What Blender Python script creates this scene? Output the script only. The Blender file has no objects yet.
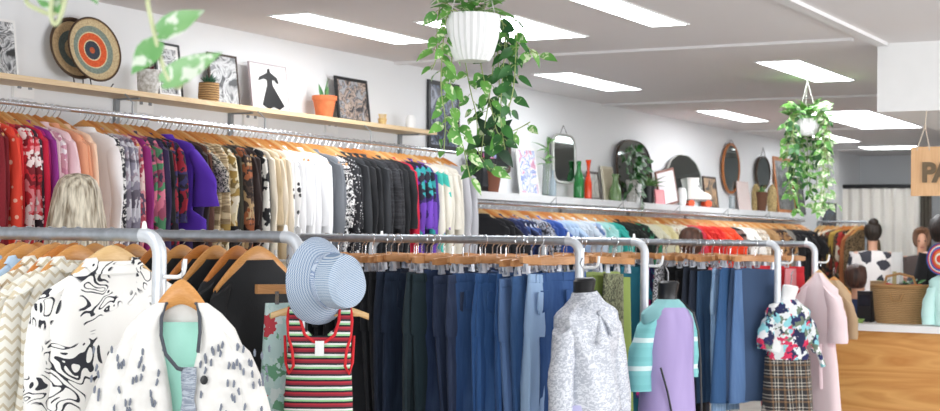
import bpy, math, random
from mathutils import Vector, Matrix, noise
PI = math.pi
random.seed(7)
S = bpy.context.scene
COL = S.collection
# ------------------------------------------------------------ camera
FPX = 1535.0
EYE = 1.5
_p, _r, _y = math.radians(1.27), math.radians(.773), math.atan(860 / FPX)
F = Vector((math.cos(_y) * math.cos(_p), math.sin(_y) * math.cos(_p), math.sin(_p)))
R0 = Vector((math.sin(_y), -math.cos(_y), 0)); U0 = R0.cross(F)
RT = R0 * math.cos(_r) + U0 * math.sin(_r); UP = U0 * math.cos(_r) - R0 * math.sin(_r)
cam = bpy.data.objects.new('camera', bpy.data.cameras.new('camera')); COL.objects.link(cam)
M = Matrix.Identity(4)
for i in range(3):
    M[i][0], M[i][1], M[i][2] = RT[i], UP[i], -F[i]
M.translation = (0, 0, EYE)
cam.matrix_world = M
cam.data.lens = 36 * FPX / 940; cam.data.sensor_width = 36
cam.data.clip_start = .05; cam.data.clip_end = 100
cam.data.dof.use_dof = True; cam.data.dof.focus_distance = 5.6; cam.data.dof.aperture_fstop = 6.0
S.camera = cam
# ------------------------------------------------------------ world and lights
W = bpy.data.worlds.new('daylight'); S.world = W; W.use_nodes = True
W.node_tree.nodes['Background'].inputs[0].default_value = (.86, .93, 1, 1)
W.node_tree.nodes['Background'].inputs[1].default_value = .95
def area(name, loc, target, sx, sy, power, col=(1, 1, 1)):
    l = bpy.data.lights.new(name, 'AREA'); l.shape = 'RECTANGLE'; l.size = sx; l.size_y = sy
    l.energy = power; l.color = col
    o = bpy.data.objects.new(name, l); COL.objects.link(o); o.location = loc
    o.rotation_euler = (Vector(target) - Vector(loc)).to_track_quat('-Z', 'Y').to_euler()
    return o
area('shopfront_daylight', (-6.5, .0, 2.0), (8, 4, 1.5), 9, 3.2, 640, (.96, .985, 1))
area('side_fill_light', (8.5, -3.3, 1.7), (9, 5, 1.3), 9, 2.2, 380, (.97, .98, 1))  # added fill lamp brightening the room from the right; no window stands here
S.view_settings.view_transform = 'Standard'; S.view_settings.look = 'None'
S.view_settings.gamma = 1; S.view_settings.use_curve_mapping = False
S.view_settings.exposure = 0.0
S.cycles.max_bounces = 6; S.cycles.diffuse_bounces = 4

def ray(u, v):
    return F + RT * ((u - 470) / FPX) - UP * ((v - 205.5) / FPX)
def on(u, v, ax, val):
    r = ray(u, v); o = Vector((0, 0, EYE)); k = (val - o[ax]) / r[ax]
    return o + r * k
def at(u, v, d):
    return Vector((0, 0, EYE)) + ray(u, v) * d
def depth(p):
    return (Vector(p) - Vector((0, 0, EYE))).dot(F)

# ------------------------------------------------------------ materials
def srgb(h):
    if isinstance(h, str):
        h = [int(h[i:i + 2], 16) / 255 for i in (0, 2, 4)]
    return tuple(((c / 12.92) if c <= .04045 else ((c + .055) / 1.055) ** 2.4) for c in h) + (1,)
class NT:
    def __init__(s, name):
        s.m = bpy.data.materials.new(name); s.m.use_nodes = True
        s.t = s.m.node_tree; s.b = s.t.nodes['Principled BSDF']; s._tc = None
    def n(s, t, **k):
        o = s.t.nodes.new(t)
        for a, v in k.items():
            if a.startswith('i_'):
                key = a[2:]; key = int(key) if key.isdigit() else key.replace('_', ' ')
                o.inputs[key].default_value = v
            else: setattr(o, a, v)
        return o
    def l(s, a, b): s.t.links.new(a, b)
    def co(s, scale=(1, 1, 1), rot=(0, 0, 0)):
        if not s._tc: s._tc = s.n('ShaderNodeTexCoord')
        mp = s.n('ShaderNodeMapping'); mp.inputs['Scale'].default_value = scale; mp.inputs['Rotation'].default_value = rot
        s.l(s._tc.outputs['Object'], mp.inputs['Vector']); return mp.outputs[0]
    def noise(s, scale, vec=None, detail=3, dist=0):
        o = s.n('ShaderNodeTexNoise'); o.inputs['Scale'].default_value = scale; o.inputs['Detail'].default_value = detail
        o.inputs['Distortion'].default_value = dist
        s.l(vec if vec is not None else s.co(), o.inputs['Vector']); return o.outputs['Fac']
    def ramp(s, fac, stops, const=False):
        o = s.n('ShaderNodeValToRGB'); cr = o.color_ramp
        if const: cr.interpolation = 'CONSTANT'
        while len(cr.elements) < len(stops): cr.elements.new(.5)
        for e, (p, c) in zip(cr.elements, stops): e.position = p; e.color = srgb(c)
        s.l(fac, o.inputs[0]); return o.outputs[0]
    def mix(s, fac, a, b, mode='MIX'):
        o = s.n('ShaderNodeMix', data_type='RGBA', blend_type=mode)
        for v, i in ((fac, 0), (a, 6), (b, 7)):
            if isinstance(v, (float, int)): o.inputs[i].default_value = v
            elif isinstance(v, (str, tuple, list)): o.inputs[i].default_value = srgb(v)
            else: s.l(v, o.inputs[i])
        return o.outputs[2]
    def math(s, op, a, b=0.0):
        o = s.n('ShaderNodeMath', operation=op)
        for v, i in ((a, 0), (b, 1)):
            if isinstance(v, (float, int)): o.inputs[i].default_value = v
            else: s.l(v, o.inputs[i])
        return o.outputs[0]
    def xyz(s, vec):
        o = s.n('ShaderNodeSeparateXYZ'); s.l(vec, o.inputs[0]); return o.outputs
    def col(s, c):
        if isinstance(c, (str, tuple)): s.b.inputs['Base Color'].default_value = srgb(c)
        else: s.l(c, s.b.inputs['Base Color'])
        return s
    def bump(s, h, st=.3, d=.01):
        o = s.n('ShaderNodeBump'); o.inputs['Strength'].default_value = st; o.inputs['Distance'].default_value = d
        s.l(h, o.inputs['Height']); s.l(o.outputs[0], s.b.inputs['Normal']); return s
    def p(s, **k):
        for a, v in k.items(): s.b.inputs[a.replace('_', ' ')].default_value = v
        return s
_mc = {}
def plain(name, c, rough=.6, metal=0, var=.08, vs=12, **k):
    key = ('p', name, c)
    if key in _mc: return _mc[key]
    t = NT(name)
    nz = t.noise(vs)
    t.col(t.mix(var, c, t.ramp(nz, [(.3, '000000'), (.7, 'ffffff')]), 'OVERLAY'))
    t.p(Roughness=rough, Metallic=metal, **k); _mc[key] = t.m; return t.m
def hexmix(a, b, f):
    A = [int(a[i:i + 2], 16) for i in (0, 2, 4)]; B = [int(b[i:i + 2], 16) for i in (0, 2, 4)]
    return ''.join('%02x' % int(x * (1 - f) + y * f) for x, y in zip(A, B))
def fabric(kind, c, *cs, sc=1.0):
    key = (kind, c, cs, sc)
    if key in _mc: return _mc[key]
    t = NT('fabric_' + kind)
    weave = t.noise(260 * sc, t.co((1, 1, .5)), 1)
    fold = t.noise(9, t.co((1.2, 1.2, .25)), 2)
    base = t.mix(.10, c, t.ramp(fold, [(.3, '000000'), (.7, 'ffffff')]), 'OVERLAY')
    out = base
    if kind == 'denim':
        st = t.noise(70, t.co((1, 1, .12)), 3)
        fade = t.noise(4.5, t.co((1.6, 1.6, .5)), 2)
        out = t.mix(t.ramp(st, [(.35, '000000'), (.75, '999999')]), base, hexmix(c, '9fc0ea', .3))
        out = t.mix(t.ramp(fade, [(.5, '000000'), (.72, '777777')]), out, hexmix(c, 'aecbf0', .5))
    elif kind == 'dots':
        v = t.n('ShaderNodeTexVoronoi'); v.inputs['Scale'].default_value = 22 * sc; t.l(t.co(), v.inputs['Vector'])
        out = t.mix(t.ramp(v.outputs['Distance'], [(0, 'ffffff'), (.26, '000000')], True), base, cs[0])
    elif kind in ('floral', 'patch'):
        nz = t.n('ShaderNodeTexNoise'); nz.inputs['Scale'].default_value = 14 * sc; t.l(t.co(), nz.inputs['Vector'])
        ad = t.n('ShaderNodeVectorMath', operation='MULTIPLY_ADD'); t.l(nz.outputs['Color'], ad.inputs[0])
        ad.inputs[1].default_value = (.09, .09, .09); t.l(t.co(), ad.inputs[2])
        v = t.n('ShaderNodeTexVoronoi'); v.inputs['Scale'].default_value = (19 if kind == 'floral' else 9) * sc * 1.25
        t.l(ad.outputs[0], v.inputs['Vector'])
        sx = t.n('ShaderNodeSeparateColor'); t.l(v.outputs['Color'], sx.inputs[0])
        n = len(cs) + (2 if kind == 'floral' else 1)
        stops = [(0, c)] + [((n - len(cs) + i) / n, x) for i, x in enumerate(cs)]
        out = t.ramp(sx.outputs[0], stops, True)
        out = t.mix(.12, out, t.ramp(fold, [(.3, '000000'), (.7, 'ffffff')]), 'OVERLAY')
    elif kind == 'leopard':
        a = t.noise(52 * sc, t.co(), 2, 1.2)
        out = t.mix(t.ramp(a, [(.47, '000000'), (.52, 'ffffff')]), base, cs[0])
        if len(cs) > 1:
            b = t.noise(15 * sc, t.co(), 1, .4)
            out = t.mix(t.ramp(b, [(.56, '000000'), (.6, 'ffffff')]), out, cs[1])
    elif kind == 'tiger':
        a = t.noise(9 * sc, t.co((.6, .6, 7)), 3, 1.5)
        out = t.mix(t.ramp(a, [(.47, '000000'), (.55, 'ffffff')]), base, cs[0])
    elif kind == 'hstripe':
        z = t.xyz(t.co())[2]; n = len(cs) + 1
        w = t.math('FRACT', t.math('MULTIPLY', z, 16 * sc))
        out = t.ramp(w, [(0, c)] + [((i + 1) / n, x) for i, x in enumerate(cs)], True)
    elif kind == 'vstripe':
        z = t.xyz(t.co())[0]; n = len(cs) + 1
        w = t.math('FRACT', t.math('MULTIPLY', z, 40 * sc))
        out = t.ramp(w, [(0, c)] + [((i + 1) / n, x) for i, x in enumerate(cs)], True)
    elif kind == 'plaid':
        o = t.xyz(t.co())
        a = t.math('FRACT', t.math('MULTIPLY', o[0], 13 * sc)); b = t.math('FRACT', t.math('MULTIPLY', o[2], 13 * sc))
        ra = t.ramp(a, [(0, '000000'), (.45, 'ffffff'), (.53, '000000'), (.72, 'ffffff'), (.8, '000000')], True)
        rb = t.ramp(b, [(0, '000000'), (.45, 'ffffff'), (.53, '000000'), (.72, 'ffffff'), (.8, '000000')], True)
        out = t.mix(t.mix(.5, ra, rb), base, cs[0])
        ga = t.ramp(a, [(0, '000000'), (.15, 'ffffff'), (.3, '000000')], True)
        gb = t.ramp(b, [(0, '000000'), (.15, 'ffffff'), (.3, '000000')], True)
        out = t.mix(t.mix(.5, ga, gb), out, cs[1 % len(cs)])
    elif kind == 'gingham':
        o = t.xyz(t.co())
        a = t.math('GREATER_THAN', t.math('FRACT', t.math('MULTIPLY', t.math('ADD', o[0], o[1]), 95 * sc)), .5)
        b = t.math('GREATER_THAN', t.math('FRACT', t.math('MULTIPLY', o[2], 95 * sc)), .5)
        out = t.mix(t.math('MULTIPLY', t.math('ADD', a, b), .5), c, cs[0])
    elif kind == 'zigzag':
        o = t.xyz(t.co())
        zz = t.math('PINGPONG', o[0], .018)
        w = t.math('FRACT', t.math('MULTIPLY', t.math('ADD', o[2], zz), 30 * sc))
        out = t.mix(t.ramp(w, [(0, '000000'), (.62, 'ffffff'), (.95, '000000')], True), base, cs[0])
        weave = t.ramp(w, [(.4, 'ffffff'), (.8, '000000')])
    elif kind == 'swirl':
        v = t.n('ShaderNodeTexNoise'); v.inputs['Scale'].default_value = 9 * sc; v.inputs['Distortion'].default_value = 2.6; v.inputs['Detail'].default_value = 0
        t.l(t.co(), v.inputs['Vector'])
        w = t.math('FRACT', t.math('MULTIPLY', v.outputs['Fac'], 4))
        big = t.noise(8 * sc, t.co(), 1)
        line = t.ramp(w, [(0, '000000'), (.45, 'ffffff'), (.75, '000000')], True)
        out = t.mix(t.mix(t.ramp(big, [(.46, '000000'), (.49, 'ffffff')]), '000000', line), base, cs[0])
    elif kind == 'jacquard':
        a = t.noise(24 * sc, t.co((1, 1, 1.6), (0, .5, 0)), 2, 1.8)
        out = t.mix(t.ramp(a, [(.46, '000000'), (.54, 'ffffff')]), base, cs[0])
    t.col(out)
    t.bump(weave, .25 if kind != 'zigzag' else .6, .002)
    t.p(Roughness=.34 if kind == 'jacquard' else .85)
    t.b.inputs['Sheen Weight'].default_value = .03
    _mc[key] = t.m; return t.m
def wood(name, c1, c2, scale=1, axis=0, rough=.5, ring=9):
    key = ('w', name, c1, c2)
    if key in _mc: return _mc[key]
    t = NT(name); sc = [scale * 8] * 3; sc[axis] = scale * .8
    a = t.noise(1.2, t.co(tuple(sc)), 4, 1.4)
    w = t.math('FRACT', t.math('MULTIPLY', a, ring))
    b = t.ramp(w, [(0, c1), (.6, c2), (1, c1)])
    t.col(t.mix(.35, b, t.ramp(a, [(.3, c1), (.7, c2)]))); t.p(Roughness=rough); t.bump(a, .1, .004)
    _mc[key] = t.m; return t.m
def emit(name, c, st):
    t = NT(name); t.p(Base_Color=srgb(c)); t.b.inputs['Emission Color'].default_value = srgb(c); t.b.inputs['Emission Strength'].default_value = st
    return t.m
def glass(name, c, rough=.05, tr=1.0):
    t = NT(name); t.col(c); t.p(Roughness=rough, IOR=1.45); t.b.inputs['Transmission Weight'].default_value = tr; return t.m
def leafmat(name, g1, g2, pale, amt):
    t = NT(name)
    a = t.noise(38, None, 2, .8); b = t.noise(11, None, 2)
    c = t.mix(t.ramp(b, [(.35, '000000'), (.65, 'ffffff')]), g1, g2)
    t.col(t.mix(t.ramp(a, [(amt, '000000'), (amt + .05, 'ffffff')]), c, pale)); t.p(Roughness=.4)
    t.b.inputs['Subsurface Weight'].default_value = 0.0
    return t.m
M_ = {}
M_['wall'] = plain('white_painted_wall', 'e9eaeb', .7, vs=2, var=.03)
M_['ceil'] = plain('white_painted_ceiling', 'e6e2e2', .8, vs=1.5, var=.03)
M_['batten'] = plain('white_ceiling_batten', 'e6e4e4', .6)
M_['floor'] = plain('grey_concrete_floor', 'b3aea6', .5, vs=3, var=.25)
M_['white'] = plain('white_gloss_paint', 'f0f0ef', .4)
M_['pipe'] = plain('galvanised_steel_pipe', 'a7adb4', .38, .75, vs=30, var=.15)
M_['pipew'] = plain('silver_painted_pipe', 'd3d7dc', .42, .35, vs=30, var=.1)
M_['chrome'] = plain('bright_chrome', 'dde0e4', .18, .95)
M_['hang'] = wood('varnished_hanger_wood', 'c78743', 'd89d5c', 3, 0, .35)
M_['hang2'] = wood('orange_hanger_wood', 'b86c2c', 'cc8440', 3, 0, .35)
M_['hang3'] = wood('pale_hanger_wood', 'd3a96f', 'e0bd88', 3, 0, .4)
M_['clipw'] = wood('clamp_hanger_wood', 'b98150', 'cf9a68', 3, 0, .45)
M_['clipm'] = plain('pale_clip_metal', 'd5dbe6', .3, .4)
M_['shelf'] = wood('pine_shelf_wood', 'd6b78c', 'e6cda6', 1.2, 0, .5)
M_['black'] = plain('black_plastic', '1a1b1e', .4)
M_['terra'] = plain('terracotta_clay', 'cf7345', .75, vs=20, var=.2)
M_['leafv'] = leafmat('variegated_pothos_leaf', '4f8f3c', '79b552', 'd5e3b8', .56)
M_['leafd'] = leafmat('dark_pothos_leaf', '1f4d24', '3c7a36', 'a9c98e', .66)
M_['leafk'] = leafmat('dark_rubber_leaf', '15301c', '24482a', '345c38', .7)
M_['leafb'] = leafmat('spiky_green_leaf', '4e7d44', '79a864', 'b9cf9c', .62)
M_['leafp'] = leafmat('cream_variegated_leaf', '7fb765', '9dca80', 'e6ecd2', .5)
M_['vine'] = plain('pale_green_vine', '9dae6c', .5)
M_['skin'] = plain('skin', 'd9a588', .55, vs=6, var=.05)
M_['soil'] = plain('potting_soil', '3a2b20', .95)

# ------------------------------------------------------------ mesh builder
class MB:
    def __init__(s): s.v = []; s.f = []
    def add(s, vs, fs):
        o = len(s.v); s.v += [tuple(x) for x in vs]; s.f += [tuple(i + o for i in f) for f in fs]; return s
    def box(s, c, d, rot=None, bev=0):
        x, y, z = d[0] / 2, d[1] / 2, d[2] / 2
        vs = [Vector((a * x, b * y, e * z)) for a in (-1, 1) for b in (-1, 1) for e in (-1, 1)]
        if rot is not None: vs = [rot @ v for v in vs]
        return s.add([v + Vector(c) for v in vs], [(0, 1, 3, 2), (4, 6, 7, 5), (0, 4, 5, 1), (2, 3, 7, 6), (0, 2, 6, 4), (1, 5, 7, 3)])
    def loft(s, rings, cap=(True, True)):
        n = len(rings[0]); o = len(s.v)
        for r in rings: s.v += [tuple(p) for p in r]
        for i in range(len(rings) - 1):
            for j in range(n):
                a = o + i * n + j; b = o + i * n + (j + 1) % n
                s.f.append((a, b, b + n, a + n))
        if cap[0]: s.f.append(tuple(o + j for j in range(n - 1, -1, -1)))
        if cap[1]: s.f.append(tuple(o + (len(rings) - 1) * n + j for j in range(n)))
        return s
    def tube(s, path, rad, n=8, cap=(True, True)):
        path = [Vector(p) for p in path]; rings = []
        up = Vector((0, 0, 1)); prev = None
        for i, p in enumerate(path):
            t = (path[min(i + 1, len(path) - 1)] - path[max(i - 1, 0)]).normalized()
            if prev is None:
                a = t.cross(up)
                if a.length < .1: a = t.cross(Vector((1, 0, 0)))
            else:
                a = prev - t * prev.dot(t)
                if a.length < 1e-4: a = t.cross(up)
            a.normalize(); prev = a; b = t.cross(a)
            r = rad(i / (len(path) - 1)) if callable(rad) else rad
            if not isinstance(r, tuple): r = (r, r)
            rings.append([p + a * math.cos(k * 2 * PI / n) * r[0] + b * math.sin(k * 2 * PI / n) * r[1] for k in range(n)])
        return s.loft(rings, cap)
    def lathe(s, prof, c=(0, 0, 0), n=20, cap=(True, True), sx=1, sy=1, flute=0, nf=16):
        c = Vector(c)
        return s.loft([[c + Vector((r * sx * (1 + flute * math.cos(nf * k * 2 * PI / n)) * math.cos(k * 2 * PI / n), r * sy * (1 + flute * math.cos(nf * k * 2 * PI / n)) * math.sin(k * 2 * PI / n), z)) for k in range(n)] for r, z in prof], cap)
    def ball(s, c, r, n=12, m=8):
        if not isinstance(r, tuple): r = (r, r, r)
        c = Vector(c)
        return s.loft([[c + Vector((r[0] * math.sin(PI * (i + .02) / (m + .04)) * math.cos(k * 2 * PI / n), r[1] * math.sin(PI * (i + .02) / (m + .04)) * math.sin(k * 2 * PI / n), -r[2] * math.cos(PI * (i + .02) / (m + .04)))) for k in range(n)] for i in range(m + 1)])
    def prism(s, pts, y0, y1):   # outline in x,z extruded along y
        n = len(pts)
        return s.add([(x, y0, z) for x, z in pts] + [(x, y1, z) for x, z in pts],
                     [tuple(range(n)), tuple(range(2 * n - 1, n - 1, -1))] + [(i, i + n, (i + 1) % n + n, (i + 1) % n) for i in range(n)])
    def leaf(s, p, d, nrm, L, w=.62, curl=.25):
        p = Vector(p); d = Vector(d).normalized(); nrm = Vector(nrm)
        sd = d.cross(nrm)
        if sd.length < .01: sd = d.cross(Vector((.3, .9, .2)))
        sd.normalize(); nrm = sd.cross(d).normalized()
        prof = [(0, .10), (.04, .30), (.18, .48), (.4, .5), (.62, .38), (.82, .19), (1, .01)]
        vs = []
        for t, h in prof:
            cz = -curl * t * t * L
            for q in (-1, 0, 1):
                back = -.07 * L if (q and t < .1) else 0
                vs.append(p + d * (t * L + back) + sd * (q * h * w * L) + nrm * (cz + (abs(q) * .12 * h * L)))
        fs = []
        for i in range(len(prof) - 1):
            for q in (0, 1): a = i * 3 + q; fs.append((a, a + 1, a + 4, a + 3))
        return s.add(vs, fs)
    def mesh(s, name, smooth=True):
        me = bpy.data.meshes.new(name); me.from_pydata(s.v, [], s.f); me.update()
        me.materials.append(None)
        if smooth:
            me.polygons.foreach_set('use_smooth', [True] * len(me.polygons))
            me.set_sharp_from_angle(angle=math.radians(42))
        return me
    def build(s, name, mat, parent=None, smooth=True, loc=None):
        return inst(name, s.mesh(name, smooth), mat, parent, loc)
def inst(name, me, mat, parent=None, loc=None, rz=0):
    o = bpy.data.objects.new(name, me); COL.objects.link(o)
    if mat is not None:
        o.material_slots[0].link = 'OBJECT'; o.material_slots[0].material = mat
    if parent is not None: o.parent = parent
    if loc is not None: o.location = loc
    if rz: o.rotation_euler[2] = rz
    return o
def thing(name, loc, label, cat, group=None, rz=0):
    o = bpy.data.objects.new(name, None); COL.objects.link(o); o.location = loc; o.rotation_euler[2] = rz
    o.empty_display_size = .05
    return tag(o, label, cat, group)
def tag(o, label, cat, group=None, kind=None):
    o['label'] = label; o['category'] = cat
    if group: o['group'] = group
    if kind: o['kind'] = kind
    return o
def struct(o): o['kind'] = 'structure'; return o
ORD = 'first second third fourth fifth sixth seventh eighth ninth tenth eleventh twelfth thirteenth fourteenth fifteenth sixteenth seventeenth eighteenth nineteenth twentieth'.split()
CARD = 'one two three four five six seven eight nine ten eleven twelve thirteen fourteen fifteen sixteen seventeen eighteen nineteen twenty'.split()

# ------------------------------------------------------------ the room
WY, CZ = 5.5, 2.69
struct(MB().box((9, 1, -.05), (24, 9.4, .1)).build('floor', M_['floor'], smooth=False))
struct(MB().box((9, 1, CZ + .05), (24, 9.4, .1)).build('ceiling', M_['ceil'], smooth=False))
struct(MB().box((9, WY + .05, CZ / 2), (24, .1, CZ)).build('wall_left', M_['wall'], smooth=False))
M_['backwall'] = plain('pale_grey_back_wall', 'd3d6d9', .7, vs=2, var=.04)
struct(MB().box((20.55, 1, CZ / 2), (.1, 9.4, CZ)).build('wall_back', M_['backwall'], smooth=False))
struct(MB().box((15, -3.55, CZ / 2), (11, .1, CZ)).build('wall_right', M_['wall'], smooth=False))
for i, x in enumerate((5.36, 8.77, 12.15, 15.55, 18.95)):
    y0 = 2.4 if i < 5 else 0
    struct(MB().box((x, (5.5 + y0) / 2, CZ - .008), (.055, 5.5 - y0, .016)).build('trim_%d' % (i + 1), M_['batten'], smooth=False))
struct(MB().box((4.6, 2.3, CZ - .01), (8.9, .07, .02)).build('trim_6', M_['batten'], smooth=False))
zb = on(877, 112, 0, 9.07)
struct(MB().box((10.4, zb.y - 2, (CZ + zb.z) / 2), (2.66, 4, CZ - zb.z)).build('trim_7', M_['white'], smooth=False))

# ceiling light panels
M_['panel'] = emit('lit_light_diffuser', 'f7fbff', 12.0)
def ceiling_light(x0, x1, y0, y1, label):
    t = thing('ceiling_light', ((x0 + x1) / 2, (y0 + y1) / 2, CZ), label, 'ceiling light', 'rectangular ceiling lights')
    dx, dy = x1 - x0, y1 - y0
    f = MB()
    for sx in (-1, 1): f.box((sx * (dx / 2 - .006), 0, -.003), (.012, dy, .006))
    for sy in (-1, 1): f.box((0, sy * (dy / 2 - .006), -.003), (dx - .024, .012, .006))
    f.build('frame', M_['white'], t, False)
    MB().box((0, 0, -.0025), (dx - .026, dy - .026, .004)).build('diffuser', M_['panel'], t, False)
for a in ((6.63, 7.93, 4.71, 4.98, 'long lit ceiling panel nearest the wall above the framed pictures'),
          (7.15, 8.08, 3.75, 4.38, 'wide lit ceiling panel behind the near white hanging planter'),
          (6.75, 7.85, 3.04, 3.27, 'lit ceiling panel at the top edge right of the near hanging planter'),
          (9.76, 11.06, 4.66, 4.98, 'narrow lit ceiling panel above the arched silver mirror'),
          (9.65, 11.0, 2.98, 3.29, 'lit ceiling panel just above the far hanging planter'),
          (13.05, 14.38, 4.73, 5.0, 'small lit ceiling panel above the oval wooden mirror'),
          (13.5, 15.6, 3.55, 4.17, 'broad lit ceiling panel behind the far planter under the white soffit'),
          (16.3, 17.6, 4.7, 5.0, 'small far lit ceiling panel peeking beside the far hanging planter'),
          (18.5, 19.0, 4.3, 5.0, 'farthest lit ceiling panel, in front of the grey back wall'),
          (2.0, 3.3, 3.0, 3.3, 'lit ceiling panel overhead in the near part of the shop'),
          (2.0, 3.3, .6, .9, 'lit ceiling panel overhead beside the shop entrance')):
    ceiling_light(*a)

# shelves
def shelf(name, x0, x1, y0, z0, th, mat, label, brx, bz):
    t = thing(name, ((x0 + x1) / 2, WY, z0), label, 'shelf')
    MB().box((0, (y0 - WY) / 2, th / 2), (x1 - x0, WY - y0 - .004, th)).build('board', mat, t, False)
    for bx in brx:
        m = MB(); m.box((bx - (x0 + x1) / 2, -.012, -bz / 2), (.03, .02, bz))
        m.box((bx - (x0 + x1) / 2, -.09, -.004), (.014, .15, .008))
        m.build('bracket', M_['grey'], t, False)
M_['grey'] = plain('grey_metal_bracket', '8f9396', .5, .3)
xs1 = 8.94
shelf('wall_shelf', 1.0, xs1, 5.27, 2.205, .026, M_['shelf'], 'long pine shelf high on the white wall holding pictures and pots',
      [on(118, 95, 1, 5.48).x, on(232, 110, 1, 5.48).x, on(401, 135, 1, 5.48).x], .42)
M_['shelfw'] = plain('white_shelf_laminate', 'e4e5e6', .5)
shelf('display_shelf', 9.2, 17.1, 5.25, 1.79, .055, M_['shelfw'], 'long white shelf crowded with mirrors, bottles and plants',
      [9.9, 11.3, 12.7, 14.1, 15.5, 16.8], .1)
ZS1, ZS2 = 2.231, 1.845
def rail(x0, x1, y, z, r, label, step):
    t = thing('wall_rail', ((x0 + x1) / 2, y, z), label, 'clothes rail')
    h = (x1 - x0) / 2
    MB().tube([(-h, 0, 0), (h, 0, 0)], r, 12).build('rail', M_['chrome'], t)
    x = -h + .05
    while x < h:
        m = MB(); m.tube([(x, .0, r), (x, .0, r + .06), (x, .05, r + (.10 if z > 2 else .012))], .004, 6).build('bracket', M_['grey'], t)
        x += step
RZ1, RZ2 = 2.09, 1.762
rail(3.6, 9.07, 5.2, RZ1, .0125, 'long chrome clothes rail high on the left wall under the pine shelf', 1.09)
rail(9.3, 17.05, 5.2, RZ2, .0125, 'long chrome clothes rail under the white display shelf', 1.29)

# ------------------------------------------------------------ hangers and garments (templates)
def hook_mesh(stem_z, r=.024):
    pts = []
    for k in range(11):
        a = math.radians(-50 + k * 23)
        pts.append((r * math.sin(a) * -1 if False else 0, r * -math.cos(a + PI / 2), r * math.sin(a + PI / 2)))
    pts = [(0, r * math.cos(math.radians(a)), r * math.sin(math.radians(a))) for a in range(-30, 211, 24)]
    pts += [(0, -.008, -r * 1.15), (0, 0, -r * 1.5), (0, 0, stem_z)]
    return MB().tube(pts, .0024, 6).mesh('hook')
HOOK = hook_mesh(-.056); HOOKC = hook_mesh(-.09)
def hanger_mesh(w=.2, th=.010):
    rings = []
    for i in range(-10, 11):
        x = i / 10 * w; a = abs(i / 10)
        z = -.062 - .092 * a ** 1.25; hh = .02 * (1 - a) + .010; tt = th * (1 - .2 * a)
        y = 0
        rings.append([Vector((x, y + tt * math.cos(q), z + hh * math.sin(q))) for q in [k * PI / 4 for k in range(8)]])
    return MB().loft(rings).mesh('coat_hanger')
HANG = hanger_mesh()
def near_hanger_mesh(w=.2):
    rings = []
    for i in range(-12, 13):
        x = i / 12 * w; a = abs(i / 12); z = -.068 - .115 * a ** 1.55; hh = .030 * (1 - a ** 1.3) + .010; tt = .012 * (1 - .15 * a)
        rings.append([Vector((x, tt * math.cos(q), z + hh * math.sin(q))) for q in [k * PI / 5 for k in range(10)]])
    return MB().loft(rings).mesh('coat_hanger')
NHANG = near_hanger_mesh()
def clamp_mesh():
    m = MB(); rings = []
    for i in range(-8, 9):
        x = i / 8 * .19; e = 1 if abs(i) < 8 else .8
        rings.append([Vector((x, .011 * e * a, -.098 + .017 * e * b)) for a, b in ((-1, -1), (1, -1), (1, 1), (-1, 1))])
    return m.loft(rings).mesh('clamp_hanger')
CLAMP = clamp_mesh()
def clip_mesh():
    m = MB()
    for sy in (-1, 1):
        m.box((0, sy * .009, -.135), (.022, .003, .05), Matrix.Rotation(sy * .18, 3, 'X'))
    m.tube([(0, 0, -.112), (.0, 0, -.135)], .005, 6)
    m.box((0, 0, -.158), (.03, .022, .008))
    return m.mesh('clip')
CLIP = clip_mesh()
def fold_ring(cx, cy, z, hw, ht, n, ph, amp, k):
    out = []
    for j in range(n):
        a = j * 2 * PI / n
        ca, sa = math.cos(a), math.sin(a)
        x = hw * math.copysign(abs(ca) ** .75, ca); y = ht * math.copysign(abs(sa) ** .8, sa)
        w = amp * math.sin(k * x / hw * 2.1 + ph + z * 3) + amp * .6 * math.sin(k * 1.9 * x / hw + ph * 2.3 - z * 5)
        out.append(Vector((cx + x + (w * .3 if abs(ca) > .9 else 0), cy + y + w, z)))
    return out
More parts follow.
